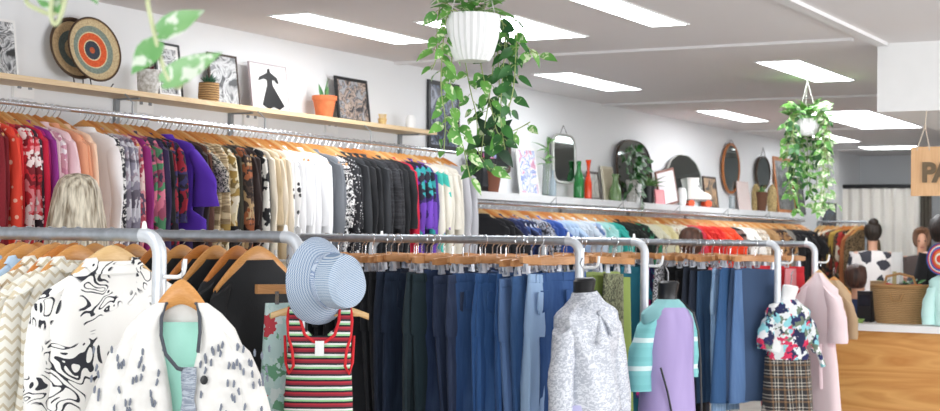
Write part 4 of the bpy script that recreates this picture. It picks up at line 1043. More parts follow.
m = MB(); m.tube([(0, 0, .01), (.01, 0, .2), (.0, 0, .42)], .006, 8); m.tube([(.02, 0, .01), (.0, .01, .15), (-.03, 0, .3)], .005, 8); m.build('stem', plain('bamboo_stem', '5f8f3f', .4), t)
m = MB(); r = random.Random(5)
for z0, x0 in ((.42, 0), (.36, .0), (.3, -.03), (.25, 0)):
    for k in range(4):
        a = r.uniform(0, 6.3); m.leaf((x0, 0, z0), (math.cos(a), math.sin(a) * .6, r.uniform(.1, .7)), (0, -.3, 1), r.uniform(.10, .17), .2, .35)
m.build('foliage', M_['leafb'], t)
p = on(482, 152, 1, 5.38)
t = thing('radio', (p.x, 5.38, ZS2), 'black boxy radio with a blue and red strip behind the near planter vines', 'radio')
hR = p.z - ZS2
MB().box((0, 0, hR / 2), (.22, .12, hR)).build('case', M_['black'], t, False); MB().box((0, -.062, hR * .9), (.2, .006, hR * .1)).build('display_strip', art('blue_red_strip', '5566aa', 'c24a52', '8899cc'), t, False)
for sx in (-.055, .055): MB().box((sx, -.062, hR * .4), (.085, .006, hR * .55)).build('speaker_grille', plain('dark_grille', '34363a', .7), t, False)
def pale_strands(m, r, h):
    rr = random.Random(2)
    for k in range(9):
        a = rr.uniform(2.4, 6.9); m.leaf((math.cos(a) * r * .5, math.sin(a) * r * .5, h), (math.cos(a), math.sin(a) * .5, rr.uniform(-.1, .5)), (0, -.4, 1), rr.uniform(.08, .14), .3, .3)
pot_at('potted_plant', 491, 169, 188, 22, 5.33, ZS2, 'brown clay pot with pale arching leaves at the left end of the white shelf', 'potted plant', plain('brown_clay', '7d4a35', .7), M_['leafp'], bot=.7, foliage=pale_strands)
def spider(m, r, h):
    rr = random.Random(8)
    for k in range(34):
        a = k * 2.4; e = rr.uniform(.4, 1.5); m.leaf((0, 0, h * .8), (math.cos(a) * e, math.sin(a) * e, 1), (-math.cos(a), -math.sin(a), .6), rr.uniform(.12, .22), .11, .5)
pot_at('spider_plant', 648, 186, 200, 13, 5.33, ZS2, 'spider plant in a black wire pot on the white shelf', 'potted plant', M_['black'], M_['leafb'], bot=.85, foliage=spider)
def trailing(m, r, h):
    rr = random.Random(12)
    for k in range(120):
        a = rr.uniform(0, 6.3); e = abs(rr.gauss(0, .11)); z = h + rr.uniform(-.12, .30)
        m.leaf((math.cos(a) * e, math.sin(a) * e * .35 - .03, z), (math.cos(a), math.sin(a) * .4 - .5, rr.uniform(-1, .2)), (0, -1, .3), rr.uniform(.05, .085), .6, .2)
    for k in range(14): m.leaf((-.05 + .01 * math.sin(k), -.11, h - k * .022), (rr.uniform(-1, 1), -.5, -.5), (0, -1, .3), .055, .6, .2)
pot_at('trailing_houseplant', 632, 180, 198, 12, 5.34, ZS2, 'leafy green trailing plant in front of the large rounded mirror', 'potted plant', M_['cement'], M_['leafd'], foliage=trailing)
def cact(m, r, h): spiky(m, 14, .12, .3, .8, 6, (0, 0, h * .8))
pot_at('potted_plant', 761.5, 192, 208, 12, 5.36, ZS2, 'small brown pot with a green plant below the dark oval mirror', 'potted plant', plain('brown_pot', '6b4630', .7), M_['leafb'], foliage=cact)
for u, vt, w, lb in ((756, 184, 9, 'left rounded straw basket standing behind the small brown pot'), (772, 185, 10, 'right rounded straw basket beside the small brown pot')):
    lathed('straw_basket', u, vt, w, 5.42, [(0, 0), (.8, 0), (1, .3), (1, .6), (.75, .88), (.3, 1), (0, 1)], M_['wicker2'] if 'wicker2' in M_ else M_.setdefault('wicker2', plain('pale_straw_weave', 'b29a6a', .85, vs=70, var=.5)), lb, 'basket')
# roller skate
p = on(698, 178, 1, 5.36); t = thing('roller_skate', (p.x, 5.36, ZS2), 'white high-top roller skate with orange wheels on the white shelf', 'skate', rz=-.8)
hs = p.z - ZS2; k = hs / .27
m = MB(); rings = []
for z, x0, x1, w in ((.07, -.13, .13, .042), (.085, -.135, .14, .046), (.11, -.13, .135, .045), (.13, -.125, .10, .042), (.15, -.12, .04, .038), (.19, -.115, .0, .036), (.25, -.12, .01, .04), (.27, -.125, .012, .042)):
    c = (x0 + x1) / 2; hw = (x1 - x0) / 2
    rings.append([(k * (c + hw * math.cos(a)), k * w * math.sin(a), k * z) for a in [q * 2 * PI / 20 for q in range(20)]])
m.loft(rings).build('boot', plain('white_leather', 'ece9e4', .4), t)
MB().box((0, 0, .062 * k), (.27 * k, .085 * k, .018 * k)).build('sole_plate', plain('grey_sole', '77716c', .5), t, False)
for x in (-.085, .085):
    for y in (-.045, .045):
        m = MB(); m.lathe([(.001, -.016), (.03, -.016), (.032, -.012), (.032, .012), (.03, .016), (.001, .016)], n=18); m.v = [(a * k + x * k, c * k + y * k, b * k + .0322 * k) for a, b, c in m.v]
        m.build('wheel', plain('orange_wheel', 'ee5526', .4), t)
for z in (.15, .175, .2, .225): pass
MB().tube([(k * .04, -k * .03, k * .15), (k * .035, k * .0, k * .165), (k * .02, -k * .03, k * .175), (k * .015, 0, k * .19), (k * .0, -k * .03, k * .2), (k * .012, 0, k * .225)], .004, 6).build('lace', M_['white'], t)
# tall white board at the end of the wall
picture('display_board', 819, 838, 137, 5.475, on(829, 236, 1, 5.47).z, 'tall white-framed board with dark lower panel at the far end of the left wall', 'board', M_['white'], plain('pale_board', 'dcdedf', .5), fw=.2, lean=0.0, th=.03)
picture('picture_frame', 823, 836, 203, 5.44, on(829, 230, 1, 5.44).z, 'dark picture fixed to the lower part of the tall white board', 'picture', plain('navy_frame', '2c3440', .4), art('dark_sea_print', '20262d', '2f3a45', '3f5f7d'), fw=.1, lean=0)
# sockets
for u, v, lb in ((23, 90, 'white wall socket at the far left under the pine shelf'), (144, 106, 'white wall socket under the shelf near the cement pot'), (250, 119, 'white wall socket under the magazine with the black dress'), (331, 127, 'white wall socket under the terracotta pot')):
    p = on(u, v, 1, 5.49); t = thing('wall_socket', p, lb, 'socket')
    pl = MB().box((0, 0, 0), (.13, .02, .08)).build('plate', M_['white'], t, False)
    for sx in (-.035, .035): MB().box((sx, -.011, .012), (.022, .006, .016)).build('switch', M_['grey'], pl, False)

# ------------------------------------------------------------ hanging plants
def vine_plant(t, vines, vmat, leafs, r, size=.06, every=.035, top=None):
    """vines: list of point lists (local); leafs: list of materials keyed by vine index"""
    groups = {}; vm = MB()
    for vi, (pts, lm) in enumerate(vines):
        P_ = [Vector(p) for p in pts]
        # smooth
        for _ in range(2):
            Q = [P_[0]]
            for a, b in zip(P_, P_[1:]): Q += [a * .75 + b * .25, a * .25 + b * .75]
            Q.append(P_[-1]); P_ = Q
        vm.tube(P_, .0022, 5)
        acc = 0; side = 1
        for a, b in zip(P_, P_[1:]):
            acc += (b - a).length
            while acc > every:
                acc -= every * r.uniform(.8, 1.3); side = -side
                d = (b - a).normalized()
                out = Vector((r.uniform(-1, 1), r.uniform(-1, 1), 0)) + RT * side * 1.0 - F * .3
                dd = (out.normalized() * r.uniform(.5, 1) + Vector((0, 0, -1)) * r.uniform(.2, .9)).normalized()
                q = b + dd * .02; vm.tube([b, b + dd * .01 + Vector((0, 0, .004)), q], .0013, 4)
                L = size * r.uniform(.65, 1.2)
                groups.setdefault(lm, MB()).leaf(q, dd, -F * .8 + Vector((r.uniform(-.6, .6), r.uniform(-.6, .6), .5)), L, .62, r.uniform(.05, .5))
    if top:
        n, rad, z, lm, sz = top
        for k in range(n):
            a = r.uniform(0, 2 * PI); e = rad * math.sqrt(r.random())
            d = Vector((math.cos(a), math.sin(a), r.uniform(-.2, .9)))
            groups.setdefault(lm, MB()).leaf((e * math.cos(a), e * math.sin(a), z + r.uniform(-.02, .07)), d, -F * .5 + Vector((0, 0, 1)), sz * r.uniform(.7, 1.2), .62, r.uniform(.1, .5))
    vm.build('vine', vmat, t)
    for lm, g in groups.items(): g.build('foliage', M_[lm], t)
def pot_planter(pos, label, R, H, flute=.035, cordlen=None, potmat=None):
    t = thing('hanging_planter', pos, label, 'hanging plant')
    prof = [(.001, -H), (R * .62, -H), (R * .78, -H * .85), (R * .95, -H * .5), (R * 1.0, -H * .2), (R * 1.0, 0), (R * .93, 0), (R * .9, -H * .25), (.001, -H * .3)]
    MB().lathe(prof, n=96, flute=flute, nf=24).build('pot', potmat or M_['white'], t)
    top = CZ - pos[2]; m = MB(); apex = min(top - .02, cordlen or top)
    for k in range(3):
        a = k * 2 * PI / 3 + .5; m.tube([(R * .96 * math.cos(a), R * .96 * math.sin(a), -.005), (0, 0, apex)], .0022, 5)
    m.tube([(0, 0, apex), (0, 0, top - .01)], .003, 6); m.lathe([(.001, top - .016), (.016, top - .016), (.02, top - .001), (.001, top - .001)]); m.build('cord', plain('pale_cord', 'd7d5d0', .6), t)
    return t
def rel(u, v, d, pos): return at(u, v, d) - Vector(pos)
r = random.Random(21)
d1 = 5.8; P1 = at(473, 15, d1)
t = pot_planter(P1, 'near white ribbed planter hanging with long trailing pothos vines', .1, .175, .035, .7)
def pv(pts, lm, dd=0): return ([rel(u, v, d1 + dd + r.uniform(-.03, .03), P1) for u, v in pts], lm)
vines = [pv([(462, 13), (448, 8), (443, 40), (440, 90), (446, 118), (444, 150)], 'leafv', -.05), pv([(460, 13), (452, 12), (452, 60), (450, 100), (462, 140), (470, 178)], 'leafv', .02), pv([(458, 12), (440, -2), (437, 30), (436, 62), (431, 70)], 'leafv'),
         pv([(485, 12), (500, 10), (506, 40), (502, 80), (500, 120), (505, 150)], 'leafd', .06), pv([(490, 12), (508, 14), (518, 22), (516, 50), (514, 90), (508, 110)], 'leafd', .04), pv([(488, 12), (498, 14), (494, 60), (489, 100), (484, 130), (480, 165)], 'leafd', .1),
         pv([(480, 60), (484, 80), (492, 110), (498, 138), (510, 132), (520, 128), (530, 122)], 'leafv', .08), pv([(484, 12), (502, 20), (509, 60), (511, 75)], 'leafd', .09), pv([(486, 12), (500, 16), (497, 45), (500, 90), (496, 120)], 'leafd', .12),
         pv([(500, 20), (515, 35), (530, 50), (538, 54)], 'leafv', .05), pv([(465, 60), (470, 90), (478, 120), (476, 150), (490, 170)], 'leafv', .1)]
vine_plant(t, vines, M_['vine'], None, r, .062, .034, (46, .1, .02, 'leafv', .075))
m = MB()
for u, v, du, dv in ((492, 138, -7, 3), (496, 134, 6, -6), (498, 139, 8, 3), (490, 134, -5, -7), (494, 142, -4, 8), (500, 150, 5, 6)):
    o = rel(u, v, d1 + .1, P1); m.leaf(o, RT * du - UP * dv - F * .2, -F + UP * .4, .085, .5, .2)
m.build('foliage', M_['leafk'], t)
# far planter
d2 = 11.0; P2 = at(807, 119, d2)
t = pot_planter(P2, 'far white planter hanging with a dense mass of variegated leaves', .085, .12, .03, .28)
vines = []
for k in range(27):
    a = k * 2 * PI / 27 + r.uniform(-.1, .1)
    if -math.cos(a) * F.x - math.sin(a) * F.y > .8: continue
    c, s_ = math.cos(a), math.sin(a); L = r.choice((.12, .2, .3, .42, .55, .66)) * (1 if c * .3 + 1 else 1); q = r.uniform(.10, .17)
    vines.append(([(c * .05, s_ * .05, .0), (c * q * .8, s_ * q * .8, .05), (c * q, s_ * q, -.05), (c * q * .95, s_ * q, -L * .5), (c * q * r.uniform(.5, 1), s_ * q * r.uniform(.5, 1), -L)], ('leafd', 'leafv', 'leafp')[k % 3]))
vines.append(([(0, 0, 0), (.1 * RT.x, .1 * RT.y, 0), (.16 * RT.x, .16 * RT.y, -.3), (.15 * RT.x, .15 * RT.y, -.62), (.22 * RT.x, .22 * RT.y, -.6)], 'leafp'))
vine_plant(t, vines, M_['vine'], None, r, .06, .03, (110, .13, .04, 'leafv', .075))
# near trailing vine at the top left, close to the camera
d0 = 2.3; P0 = at(112, -150, d0)
t = pot_planter(P0, 'close hanging planter above the frame whose pale vines trail into the top left', .09, .15, .03, .4)
stem = [rel(u, v, d0, P0) for u, v in ((130, -150), (146, -138), (146, -5), (151, 20), (157, 44), (163, 68), (172, 86), (181, 88), (184, 74))]
s2 = [rel(u, v, d0 + .02, P0) for u, v in ((104, -150), (86, -138), (80, -60), (50, -20), (20, 0), (42, 12), (58, 16), (64, -10))]
s3 = [rel(u, v, d0 - .02, P0) for u, v in ((100, -60), (90, -40), (72, -8), (66, 8), (56, 28), (62, 15), (68, -4))]
s3 = [rel(u, v, d0 - .02, P0) for u, v in ((96, -150), (78, -138), (72, -50), (66, -4), (63, 10), (56, 28), (50, 16), (52, -2))]
m = MB()
for st in (stem, s2, s3):
    Q = st
    for _ in range(2):
        N = [Q[0]]
        for a, b in zip(Q, Q[1:]): N += [a * .75 + b * .25, a * .25 + b * .75]
        N.append(Q[-1]); Q = N
    m.tube(Q, .0034, 8)
m.build('vine', plain('pale_cream_vine', 'cdd3a6', .5), t)
M_['leafn'] = leafmat('near_variegated_leaf', '6ba560', '8fbd80', 'd9e2cf', .55)
m = MB()
for (u0, v0), (u1, v1), w, n in (((159, 33), (204, 10), .50, (.1, -.9, .5)), ((158, 42), (131, 74), .62, (-.3, -.8, .5)), ((164, 82), (221, 52), .40, (.2, -.9, .4)),
                                 ((42, -8), (62, 14), .6, (0, -1, .4)), ((34, -14), (10, -2), .5, (0, -.9, .5)), ((70, -16), (40, 2), .6, (.2, -.9, .5)), ((92, -12), (97, 4), .6, (0, -1, .3)), ((60, -20), (75, -2), .5, (0, -1, .3))):
    a, b = rel(u0, v0, d0, P0), rel(u1, v1, d0 - .015, P0); L = (b - a).length
    m.leaf(a, b - a, -F + UP * n[2] * .6, L, w, .04)
m.build('foliage', M_['leafn'], t)

# ------------------------------------------------------------ counter and what stands on it
CX = 11.5
zc = on(890, 325, 0, CX).z
M_['ply'] = wood('plywood_grain', 'c98843', 'e6b06a', .45, 1, .45, ring=6)
t = thing('sales_counter', (CX + .35, 1.85, 0), 'plywood sales counter with a white top beside the pink robe', 'counter')
MB().box((0, 0, (zc - .05) / 2), (.66, 2.9, zc - .05)).build('body', M_['ply'], t, False)
MB().box((0, 0, zc - .025), (.74, 3.0, .05)).build('countertop', M_['white'], t, False)
# basket
bx = on(900.5, 315, 0, CX + .3); t = thing('wicker_basket', (CX + .3, bx.y, zc), 'wide brown wicker basket with handle on the white counter', 'basket')
bm = MB(); dB = depth((CX + .3, bx.y, zc)); rb_ = 27.5 * dB / FPX; hb = (on(900, 286, 0, CX + .3).z - zc)
def bring(k, z): return [(k * .62 * rb_ * math.cos(a) , k * rb_ * math.copysign(abs(math.sin(a)) ** .7, math.sin(a)), z) for a in [q * 2 * PI / 40 for q in range(40)]]
bm.loft([bring(k, z) for k, z in ((.86, 0), (.94, hb * .3), (1.0, hb * .8), (1.03, hb * .97), (1.02, hb), (.97, hb), (.95, hb * .8), (.85, .02))], (True, True)); bm.build('body', M_['wicker'], t)
bm = MB(); bm.tube([(rb_ * .64 * math.cos(a), rb_ * 1.02 * math.copysign(abs(math.sin(a)) ** .7, math.sin(a)), hb) for a in [q * 2 * PI / 40 for q in range(41)]], .013, 8); bm.build('rim', plain('braided_cane', 'a87f50', .8), t)
MB().tube([(-.02, -.12, hb), (-.03, -.10, hb + .07), (-.03, 0, hb + .095), (-.03, .10, hb + .07), (-.02, .12, hb)], .01, 8).build('handle', plain('braided_cane', 'a87f50', .8), t)
MB().tube([(-rb_ * .63, -.05, hb * .8), (-rb_ * .7, -.03, hb * .62), (-rb_ * .7, .03, hb * .62), (-rb_ * .63, .05, hb * .8)], .008, 8).build('handle', plain('braided_cane', 'a87f50', .8), t)
for i, (dy, c, lb) in enumerate(((.1, 'c7342f', 'crumpled red cloth in the wicker basket'), (-.02, '22252b', 'crumpled black cloth in the wicker basket'), (-.12, 'd9702c', 'crumpled orange cloth in the wicker basket'))):
    m = MB().ball((0, 0, 0), (.075, .075, .05), 14, 8); m.v = [tuple(Vector(v) * (1 + .25 * noise.noise(Vector(v) * 25 + Vector((i, 0, 0))))) for v in m.v]
    tag(m.build('folded_cloth', P(c), loc=(CX + .3, bx.y + dy, zc + hb - .03)), lb, 'cloth')
def boxthing(name, u, v0, v1, wp, X, mat, label, cat, dep=.08, zb=None, rz=0):
    p = on(u, v0, 0, X); zb = zc if zb is None else zb; w = wp * depth(p) / FPX
    t = thing(name, (X, p.y, zb), label, cat, rz=rz); h = p.z - zb
    return t, w, h, dep
t, w, h, dp = boxthing('card_stand', 897, 252, 322, 9, CX + .58, None, 'white folded card stand behind the wicker basket', 'sign', rz=-.1)
m = MB()
for s in (-1, 1): m.box((s * .05, 0, h / 2), (.006, w, h), Matrix.Rotation(-s * .1, 3, 'Y'))
m.build('card', M_['paper'], t, False)
MB().box((-.054, 0, h * .62), (.003, w * .45, h * .2), Matrix.Rotation(.1, 3, 'Y')).build('printed_motif', plain('muted_gold', 'b9a878', .6), t, False)
t, w, h, dp = boxthing('cardboard_box', 879, 281, 322, 14, CX + .6, None, 'plain cardboard box behind the left side of the basket', 'box')
MB().box((0, 0, h / 2), (.12, w, h)).build('carton', plain('cardboard', 'a88763', .8), t, False); MB().box((-.01, 0, h + .001), (.09, .03, .003)).build('tape', plain('packing_tape', 'c9b48f', .3), t, False)
t, w, h, dp = boxthing('payment_terminal', 866, 291, 322, 14, CX + .35, None, 'black payment terminal on the counter left of the basket', 'terminal')
MB().box((0, 0, h / 2), (.1, w, h)).build('case', M_['black'], t, False); MB().box((-.052, 0, h * .7), (.004, w * .8, h * .35)).build('screen', plain('dark_screen', '2b3038', .15), t, False)
t, w, h, dp = boxthing('soap_dish', 856, 316, 322, 13, CX + .15, None, 'shallow green dish at the left end of the counter', 'dish')
MB().lathe([(.001, 0), (.05, 0), (.065, .03), (.06, .03), (.045, .008), (.001, .008)]).build('bowl', plain('green_glaze', '7f9a52', .3), t); MB().ball((0, 0, .024), (.035, .025, .014)).build('soap', plain('yellow_soap', 'd8cf8a', .5), t)
def bush(m, r_, h):
    rr = random.Random(31)
    for k in range(60):
        a = rr.uniform(0, 6.3); e = rr.uniform(.0, .10); m.leaf((math.cos(a) * e, math.sin(a) * e, h + rr.uniform(0, .14)), (math.cos(a), math.sin(a), rr.uniform(0, 1)), (-.6, 0, 1), rr.uniform(.04, .07), .5, .2)
for u, lb in ((886, 'small green potted plant left of the white card stand'), (909, 'small green potted plant right of the white card stand')):
    p = on(u, 290, 0, CX + .62); t = thing('potted_plant', (CX + .62, p.y, zc), lb, 'potted plant')
    MB().lathe([(.001, 0), (.04, 0), (.055, .16), (.048, .16), (.001, .14)]).build('pot', plain('dark_blue_pot', '26407a', .3), t); m = MB(); bush(m, .05, .17); m.build('foliage', M_['leafd'], t)
# teal top and colourful hat at the right frame edge
pT = on(949, 268, 0, CX + .25); rT = look_rz(pT, 20)
T = clothed('knit_top', (CX + .2, pT.y - .03, zc + .40), rT, P('bfe3de'), 'pale aqua top displayed on the counter at the right frame edge', 'top', TORSO + [(-.395, .15, .1)], [(-1, .3, .06, .05, .03, None), (1, .3, .06, .05, .03, None)], 14)
ph = on(941, 259, 0, CX + .05)
t = thing('woven_hat', ph, 'round woven hat with red, blue, orange and white rings at the right frame edge', 'hat')
m = MB().lathe([(.001, .02), (.3 * .14, .018), (.5 * .14, .0), (.14, -.004), (.142, -.01), (.5 * .14, -.008), (.001, .01)], n=40); m.v = [(-c, b, a) for a, b, c in m.v]
tt = NT('woven_hat_rings'); o_ = tt.n('ShaderNodeVectorMath', operation='LENGTH'); tt.l(tt.co((0, 1, 1)), o_.inputs[0]); tt.col(tt.ramp(tt.math('DIVIDE', o_.outputs['Value'], .142), [(0, 'd8432e'), (.25, 'f0e7da'), (.4, 'e8803a'), (.55, 'd23b3a'), (.68, '3a62b0'), (.8, 'e9e2d6'), (.88, 'd94334')], True)); tt.p(Roughness=.8)
m.build('brim', tt.m, t); MB().tube([(0, .143 * math.cos(a), .143 * math.sin(a)) for a in [k * PI / 20 for k in range(41)]], .006, 6).build('edging', P('2f58a8'), t); t.rotation_euler = (0, 0, -.3); t.scale = (.8, .8, .8)

# ------------------------------------------------------------ hanging sign
SX = 9.02
a0 = on(911.5, 147, 0, SX); a1 = on(911.5, 196, 0, SX); hS = a0.z - a1.z; wS = .62
t = thing('hanging_sign', (SX, a0.y - wS / 2, (a0.z + a1.z) / 2), 'light wooden sign board hung on twine under the white soffit', 'sign')
MB().box((0, 0, 0), (.018, wS, hS)).build('board', wood('sign_board_wood', 'd9a878', 'e6bb8c', 1, 2, .5), t, False)
tw = plain('twine', 'cdbfae', .9)
for yy in (wS / 2 - .07, -wS / 2 + .07):
    m = MB(); zt = zb.z - (a0.z + a1.z) / 2
    m.tube([(-.012, yy + .035, hS / 2 - .02), (-.004, yy + .03, hS / 2 + .01), (0.03, yy, hS / 2 + .12), (.06, yy, zt)], .0035, 6); m.tube([(-.012, yy - .035, hS / 2 - .02), (-.004, yy - .03, hS / 2 + .01), (.03, yy, hS / 2 + .12)], .0035, 6)
    m.ball((.03, yy, hS / 2 + .12), .009, 8, 6); m.build('twine', tw, t)
bpy.context.view_layer.update()
for ch, u in (('P', 921.5), ('A', 933.2)):
    cu = bpy.data.curves.new('letter', 'FONT'); cu.body = ch; cu.size = .155; cu.extrude = .004; cu.offset = .006
    to = bpy.data.objects.new('letter', cu); COL.objects.link(to); bpy.context.view_layer.update()
    me = bpy.data.meshes.new_from_object(to.evaluated_get(bpy.context.evaluated_depsgraph_get())); bpy.data.objects.remove(to)
    me.materials.clear(); me.materials.append(plain('dark_gold_letter', '6d5a40', .5))
    p = on(u, 181.5, 0, SX - .012)
    o = bpy.data.objects.new('letter', me); COL.objects.link(o); o.parent = t
    o.rotation_euler = (PI / 2, 0, -PI / 2); o.location = Vector((-.016, p.y - t.location.y, p.z - t.location.z))
    o.data = me

# ------------------------------------------------------------ fitting room curtain
KX = 19.7
y0, y1 = on(834, 190, 0, KX).y, on(921, 190, 0, KX).y; zk = on(880, 188, 0, KX).z
def curtain(ya, yb, label, mat, folds, X):
    m = MB(); n = 90; rows = []
    for z in (zk, zk - .1, zk - .6, 1.0, .012):
        rows.append([(X + .035 * math.sin(i / n * folds * 2 * PI) * (.4 if z > zk - .05 else 1), ya + (yb - ya) * i / n, z) for i in range(n + 1)] + [(X + .008 + .035 * math.sin(i / n * folds * 2 * PI) * (.4 if z > zk - .05 else 1), ya + (yb - ya) * i / n, z) for i in range(n, -1, -1)])
    m.loft(rows); o = m.build('curtain', mat); return tag(o, label, 'curtain')
curtain(y0, y1, 'pale grey linen fitting room curtain at the back of the shop', P('efeae2'), 8, KX)
curtain(y1 - .02, y1 - .16, 'darker brown-grey gathered curtain at the right of the fitting room', P('6f675c'), 3, KX - .12)
t = thing('curtain_rod', (KX, (y0 + y1) / 2, zk + .02), 'black rod carrying the fitting room curtain', 'rod'); MB().tube([(0, (y0 - y1) / 2 + .1, 0), (0, (y1 - y0) / 2 - .4, 0)], .028, 10).build('pole', M_['black'], t)
for e in ((y0 - y1) / 2 + .1, (y1 - y0) / 2 - .4): MB().ball((0, e, 0), .045).build('finial', M_['black'], t)
# back rack
BX = 17.5; zr = on(840, 222, 0, BX).z; ya, yb = on(818, 222, 0, BX).y, on(866, 222, 0, BX).y
t = thing('clothes_rail_stand', (BX, (ya + yb) / 2, 0), 'free-standing rail of mixed clothes in front of the fitting room curtain', 'clothes rack')
MB().tube([(0, (yb - ya) / 2, zr), (0, (ya - yb) / 2, zr)], .014, 10).build('rail', M_['pipe'], t)
for e in ((yb - ya) / 2, (ya - yb) / 2):
    MB().tube([(0, e, .03), (0, e, zr)], .014, 10).build('post', M_['pipe'], t); MB().box((0, e, .015), (.5, .04, .03)).build('foot', M_['pipe'], t, False)
RB = Rail('rail by the fitting room', 'clothes by the fitting room')
for i, (u, kd, lk, mt, rz) in enumerate(((820, 'coat', 'black coat', P('1b1a1c'), -.3), (824, 'coat', 'black coat', P('1b1a1c'), -.2), (828, 'coat', 'dark brown coat', P('3a2a22'), -.3), (833, 'dress', 'off-white long dress', P('d8d2c4'), -.7), (838, 'long', 'dark printed shirt', fabric('floral', '2b2622', '6e4a30', '8d3a2c', sc=1), -.5),
        (844, 'mid', 'mustard yellow blouse', P('c9a64e'), -.8), (849, 'long', 'brown patterned shirt', fabric('leopard', '7a5a3e', '2c211b'), -.5), (853, 'long', 'red scarf-print shirt', fabric('patch', '6e5a44', 'b5322c', '2a2420', 'd8cdb8'), -.6), (857, 'coat', 'rust brown jacket', P('a8643a'), -.5), (862, 'coat', 'tan fur-collared coat', fabric('leopard', '8a7250', '4b3a28'), -.6))):
    hang(RB, kd, lk, mt, (BX, on(u, 222, 0, BX).y, zr), rz, 0, rr=.014)
RB.finish()

# ------------------------------------------------------------ people
def person(name, loc, rz, H, label, top, hairmat, hair='short', seated=False, legs='2b2f3a', toptype='tee', face=True, skin=None):
    t = thing(name, loc, label, 'person', rz=rz)
    V = []; E_ = []; Rd = []
    def v(p, r_, parent=None):
        V.append(Vector(p) * 1.0); Rd.append(r_); i = len(V) - 1
        if parent is not None: E_.append((parent, i))
        return i
    h = H; hipz = .52 * h if not seated else .47 + .02
    up = hipz - .52 * h
    pel = v((0, 0, hipz), .095); sp = v((0, .01, hipz + .10 * h), .082, pel); ch_ = v((0, .005, hipz + .21 * h), .10, sp); nk = v((0, 0, hipz + .29 * h), .046, ch_); hb_ = v((0, -.012, hipz + .325 * h), .055, nk); hd = v((0, -.018, hipz + .375 * h), .077, hb_); ht = v((0, -.008, hipz + .43 * h), .058, hd)
    v((0, -.095, hipz + .362 * h), .012, hd)
    for s in (-1, 1):
        sh = v((s * .105 * h, .005, hipz + .275 * h), .048, ch_); el = v((s * .135 * h, -.03, hipz + .10 * h), .036, sh); wr = v((s * .10 * h, -.24, hipz + .14 * h), .026, el); pm = v((s * .095 * h, -.30, hipz + .15 * h), .027, wr)
        for k, (dx, L) in enumerate(((-.024, .062), (-.008, .072), (.008, .068), (.024, .052))):
            a = v((s * .095 * h + dx, -.34, hipz + .15 * h), .0095, pm); b = v((s * .095 * h + dx, -.34 - L * .5, hipz + .145 * h), .0085, a); v((s * .095 * h + dx, -.34 - L * .8, hipz + .13 * h), .0075, b)
        th = v((s * .095 * h - s * .036, -.30, hipz + .145 * h), .010, pm); v((s * .095 * h - s * .052, -.335, hipz + .145 * h), .0085, th)
        hp_ = v((s * .052 * h, 0, hipz - .03 * h), .078, pel)
        if seated: kn = v((s * .07 * h, -.42, hipz), .056, hp_); an = v((s * .07 * h, -.42, .09), .036, kn)
        else: kn = v((s * .058 * h, -.01, .28 * h), .054, hp_); an = v((s * .06 * h, .01, .05 * h), .036, kn)
        V_an = V[an]; v((V_an.x, V_an.y - .15, .04), .034, an)
    me = bpy.data.meshes.new('body'); me.from_pydata(V, E_, []); me.update()
    ob = bpy.data.objects.new('tmp', me); COL.objects.link(ob)
    sk_ = ob.modifiers.new('s', 'SKIN'); me.skin_vertices.new() if not me.skin_vertices else None
    for i, r_ in enumerate(Rd): me.skin_vertices[0].data[i].radius = (r_, r_ * (.8 if i in (0, 1, 2) else 1)); me.skin_vertices[0].data[i].use_root = (i == 0)
    sb = ob.modifiers.new('b', 'SUBSURF'); sb.levels = 2; sb.render_levels = 2
    bpy.context.view_layer.update()
    m2 = bpy.data.meshes.new_from_object(ob.evaluated_get(bpy.context.evaluated_depsgraph_get())); bpy.data.objects.remove(ob)
    m2.materials.clear(); m2.materials.append(None); m2.polygons.foreach_set('use_smooth', [True] * len(m2.polygons))
    inst('body', m2, skin or M_['skin'], t)
    # clothing shells
    m = MB(); n = 24
    m.loft([[(hx * math.copysign(abs(math.cos(a)) ** .85, math.cos(a)), hy * math.sin(a) + .004 * math.sin(6 * a), z) for a in [q * 2 * PI / n for q in range(n)]] for z, hx, hy in ((hipz + .288 * h, .07, .06), (hipz + .275 * h, .115 * h, .075), (hipz + .24 * h, .125 * h, .105), (hipz + .15 * h, .108 * h, .12), (hipz + .06 * h, .10 * h, .115), (hipz - .03 * h, .112 * h, .125))], (False, False))
    if toptype != 'tank':
        for s in (-1, 1):
            k = .55 if toptype == 'tee' else 1.0
            a = Vector((s * .10 * h, .005, hipz + .272 * h)); b = Vector((s * .135 * h, -.03, hipz + .10 * h)); m.tube([a, a.lerp(b, .5 * k), a.lerp(b, k)], lambda q: .064 - .008 * q, 12)
            if toptype == 'long': m.tube([b, b.lerp(Vector((s * .10 * h, -.24, hipz + .14 * h)), 1)], lambda q: .052 - .012 * q, 12)
    m.build('shirt', top, t)
    m = MB()
    for s in (-1, 1):
        pts = [(s * .052 * h, 0, hipz + .0), (s * .07 * h, -.42, hipz), (s * .07 * h, -.42, .10)] if seated else [(s * .05 * h, 0, hipz + .01), (s * .056 * h, -.01, .28 * h), (s * .06 * h, .01, .06 * h)]
        m.tube(pts, lambda q: .098 - .035 * q, 14)
    m.build('trousers', P(legs), t)
    m = MB()
    for s in (-1, 1):
        q = Vector((s * .07 * h, -.42, 0)) if seated else Vector((s * .06 * h, .01, 0)); m.loft([[(q.x + .045 * math.cos(a) * e, q.y - .07 + .13 * math.sin(a) * e, z) for a in [w_ * 2 * PI / 16 for w_ in range(16)]] for z, e in ((0, .95), (.03, 1), (.06, .9), (.085, .5))])
    m.build('shoes', M_['black'], t)
    hz = hipz + .43 * h + .05   # crown of the head
    m = MB(); n = 60; rr = random.Random(len(label))
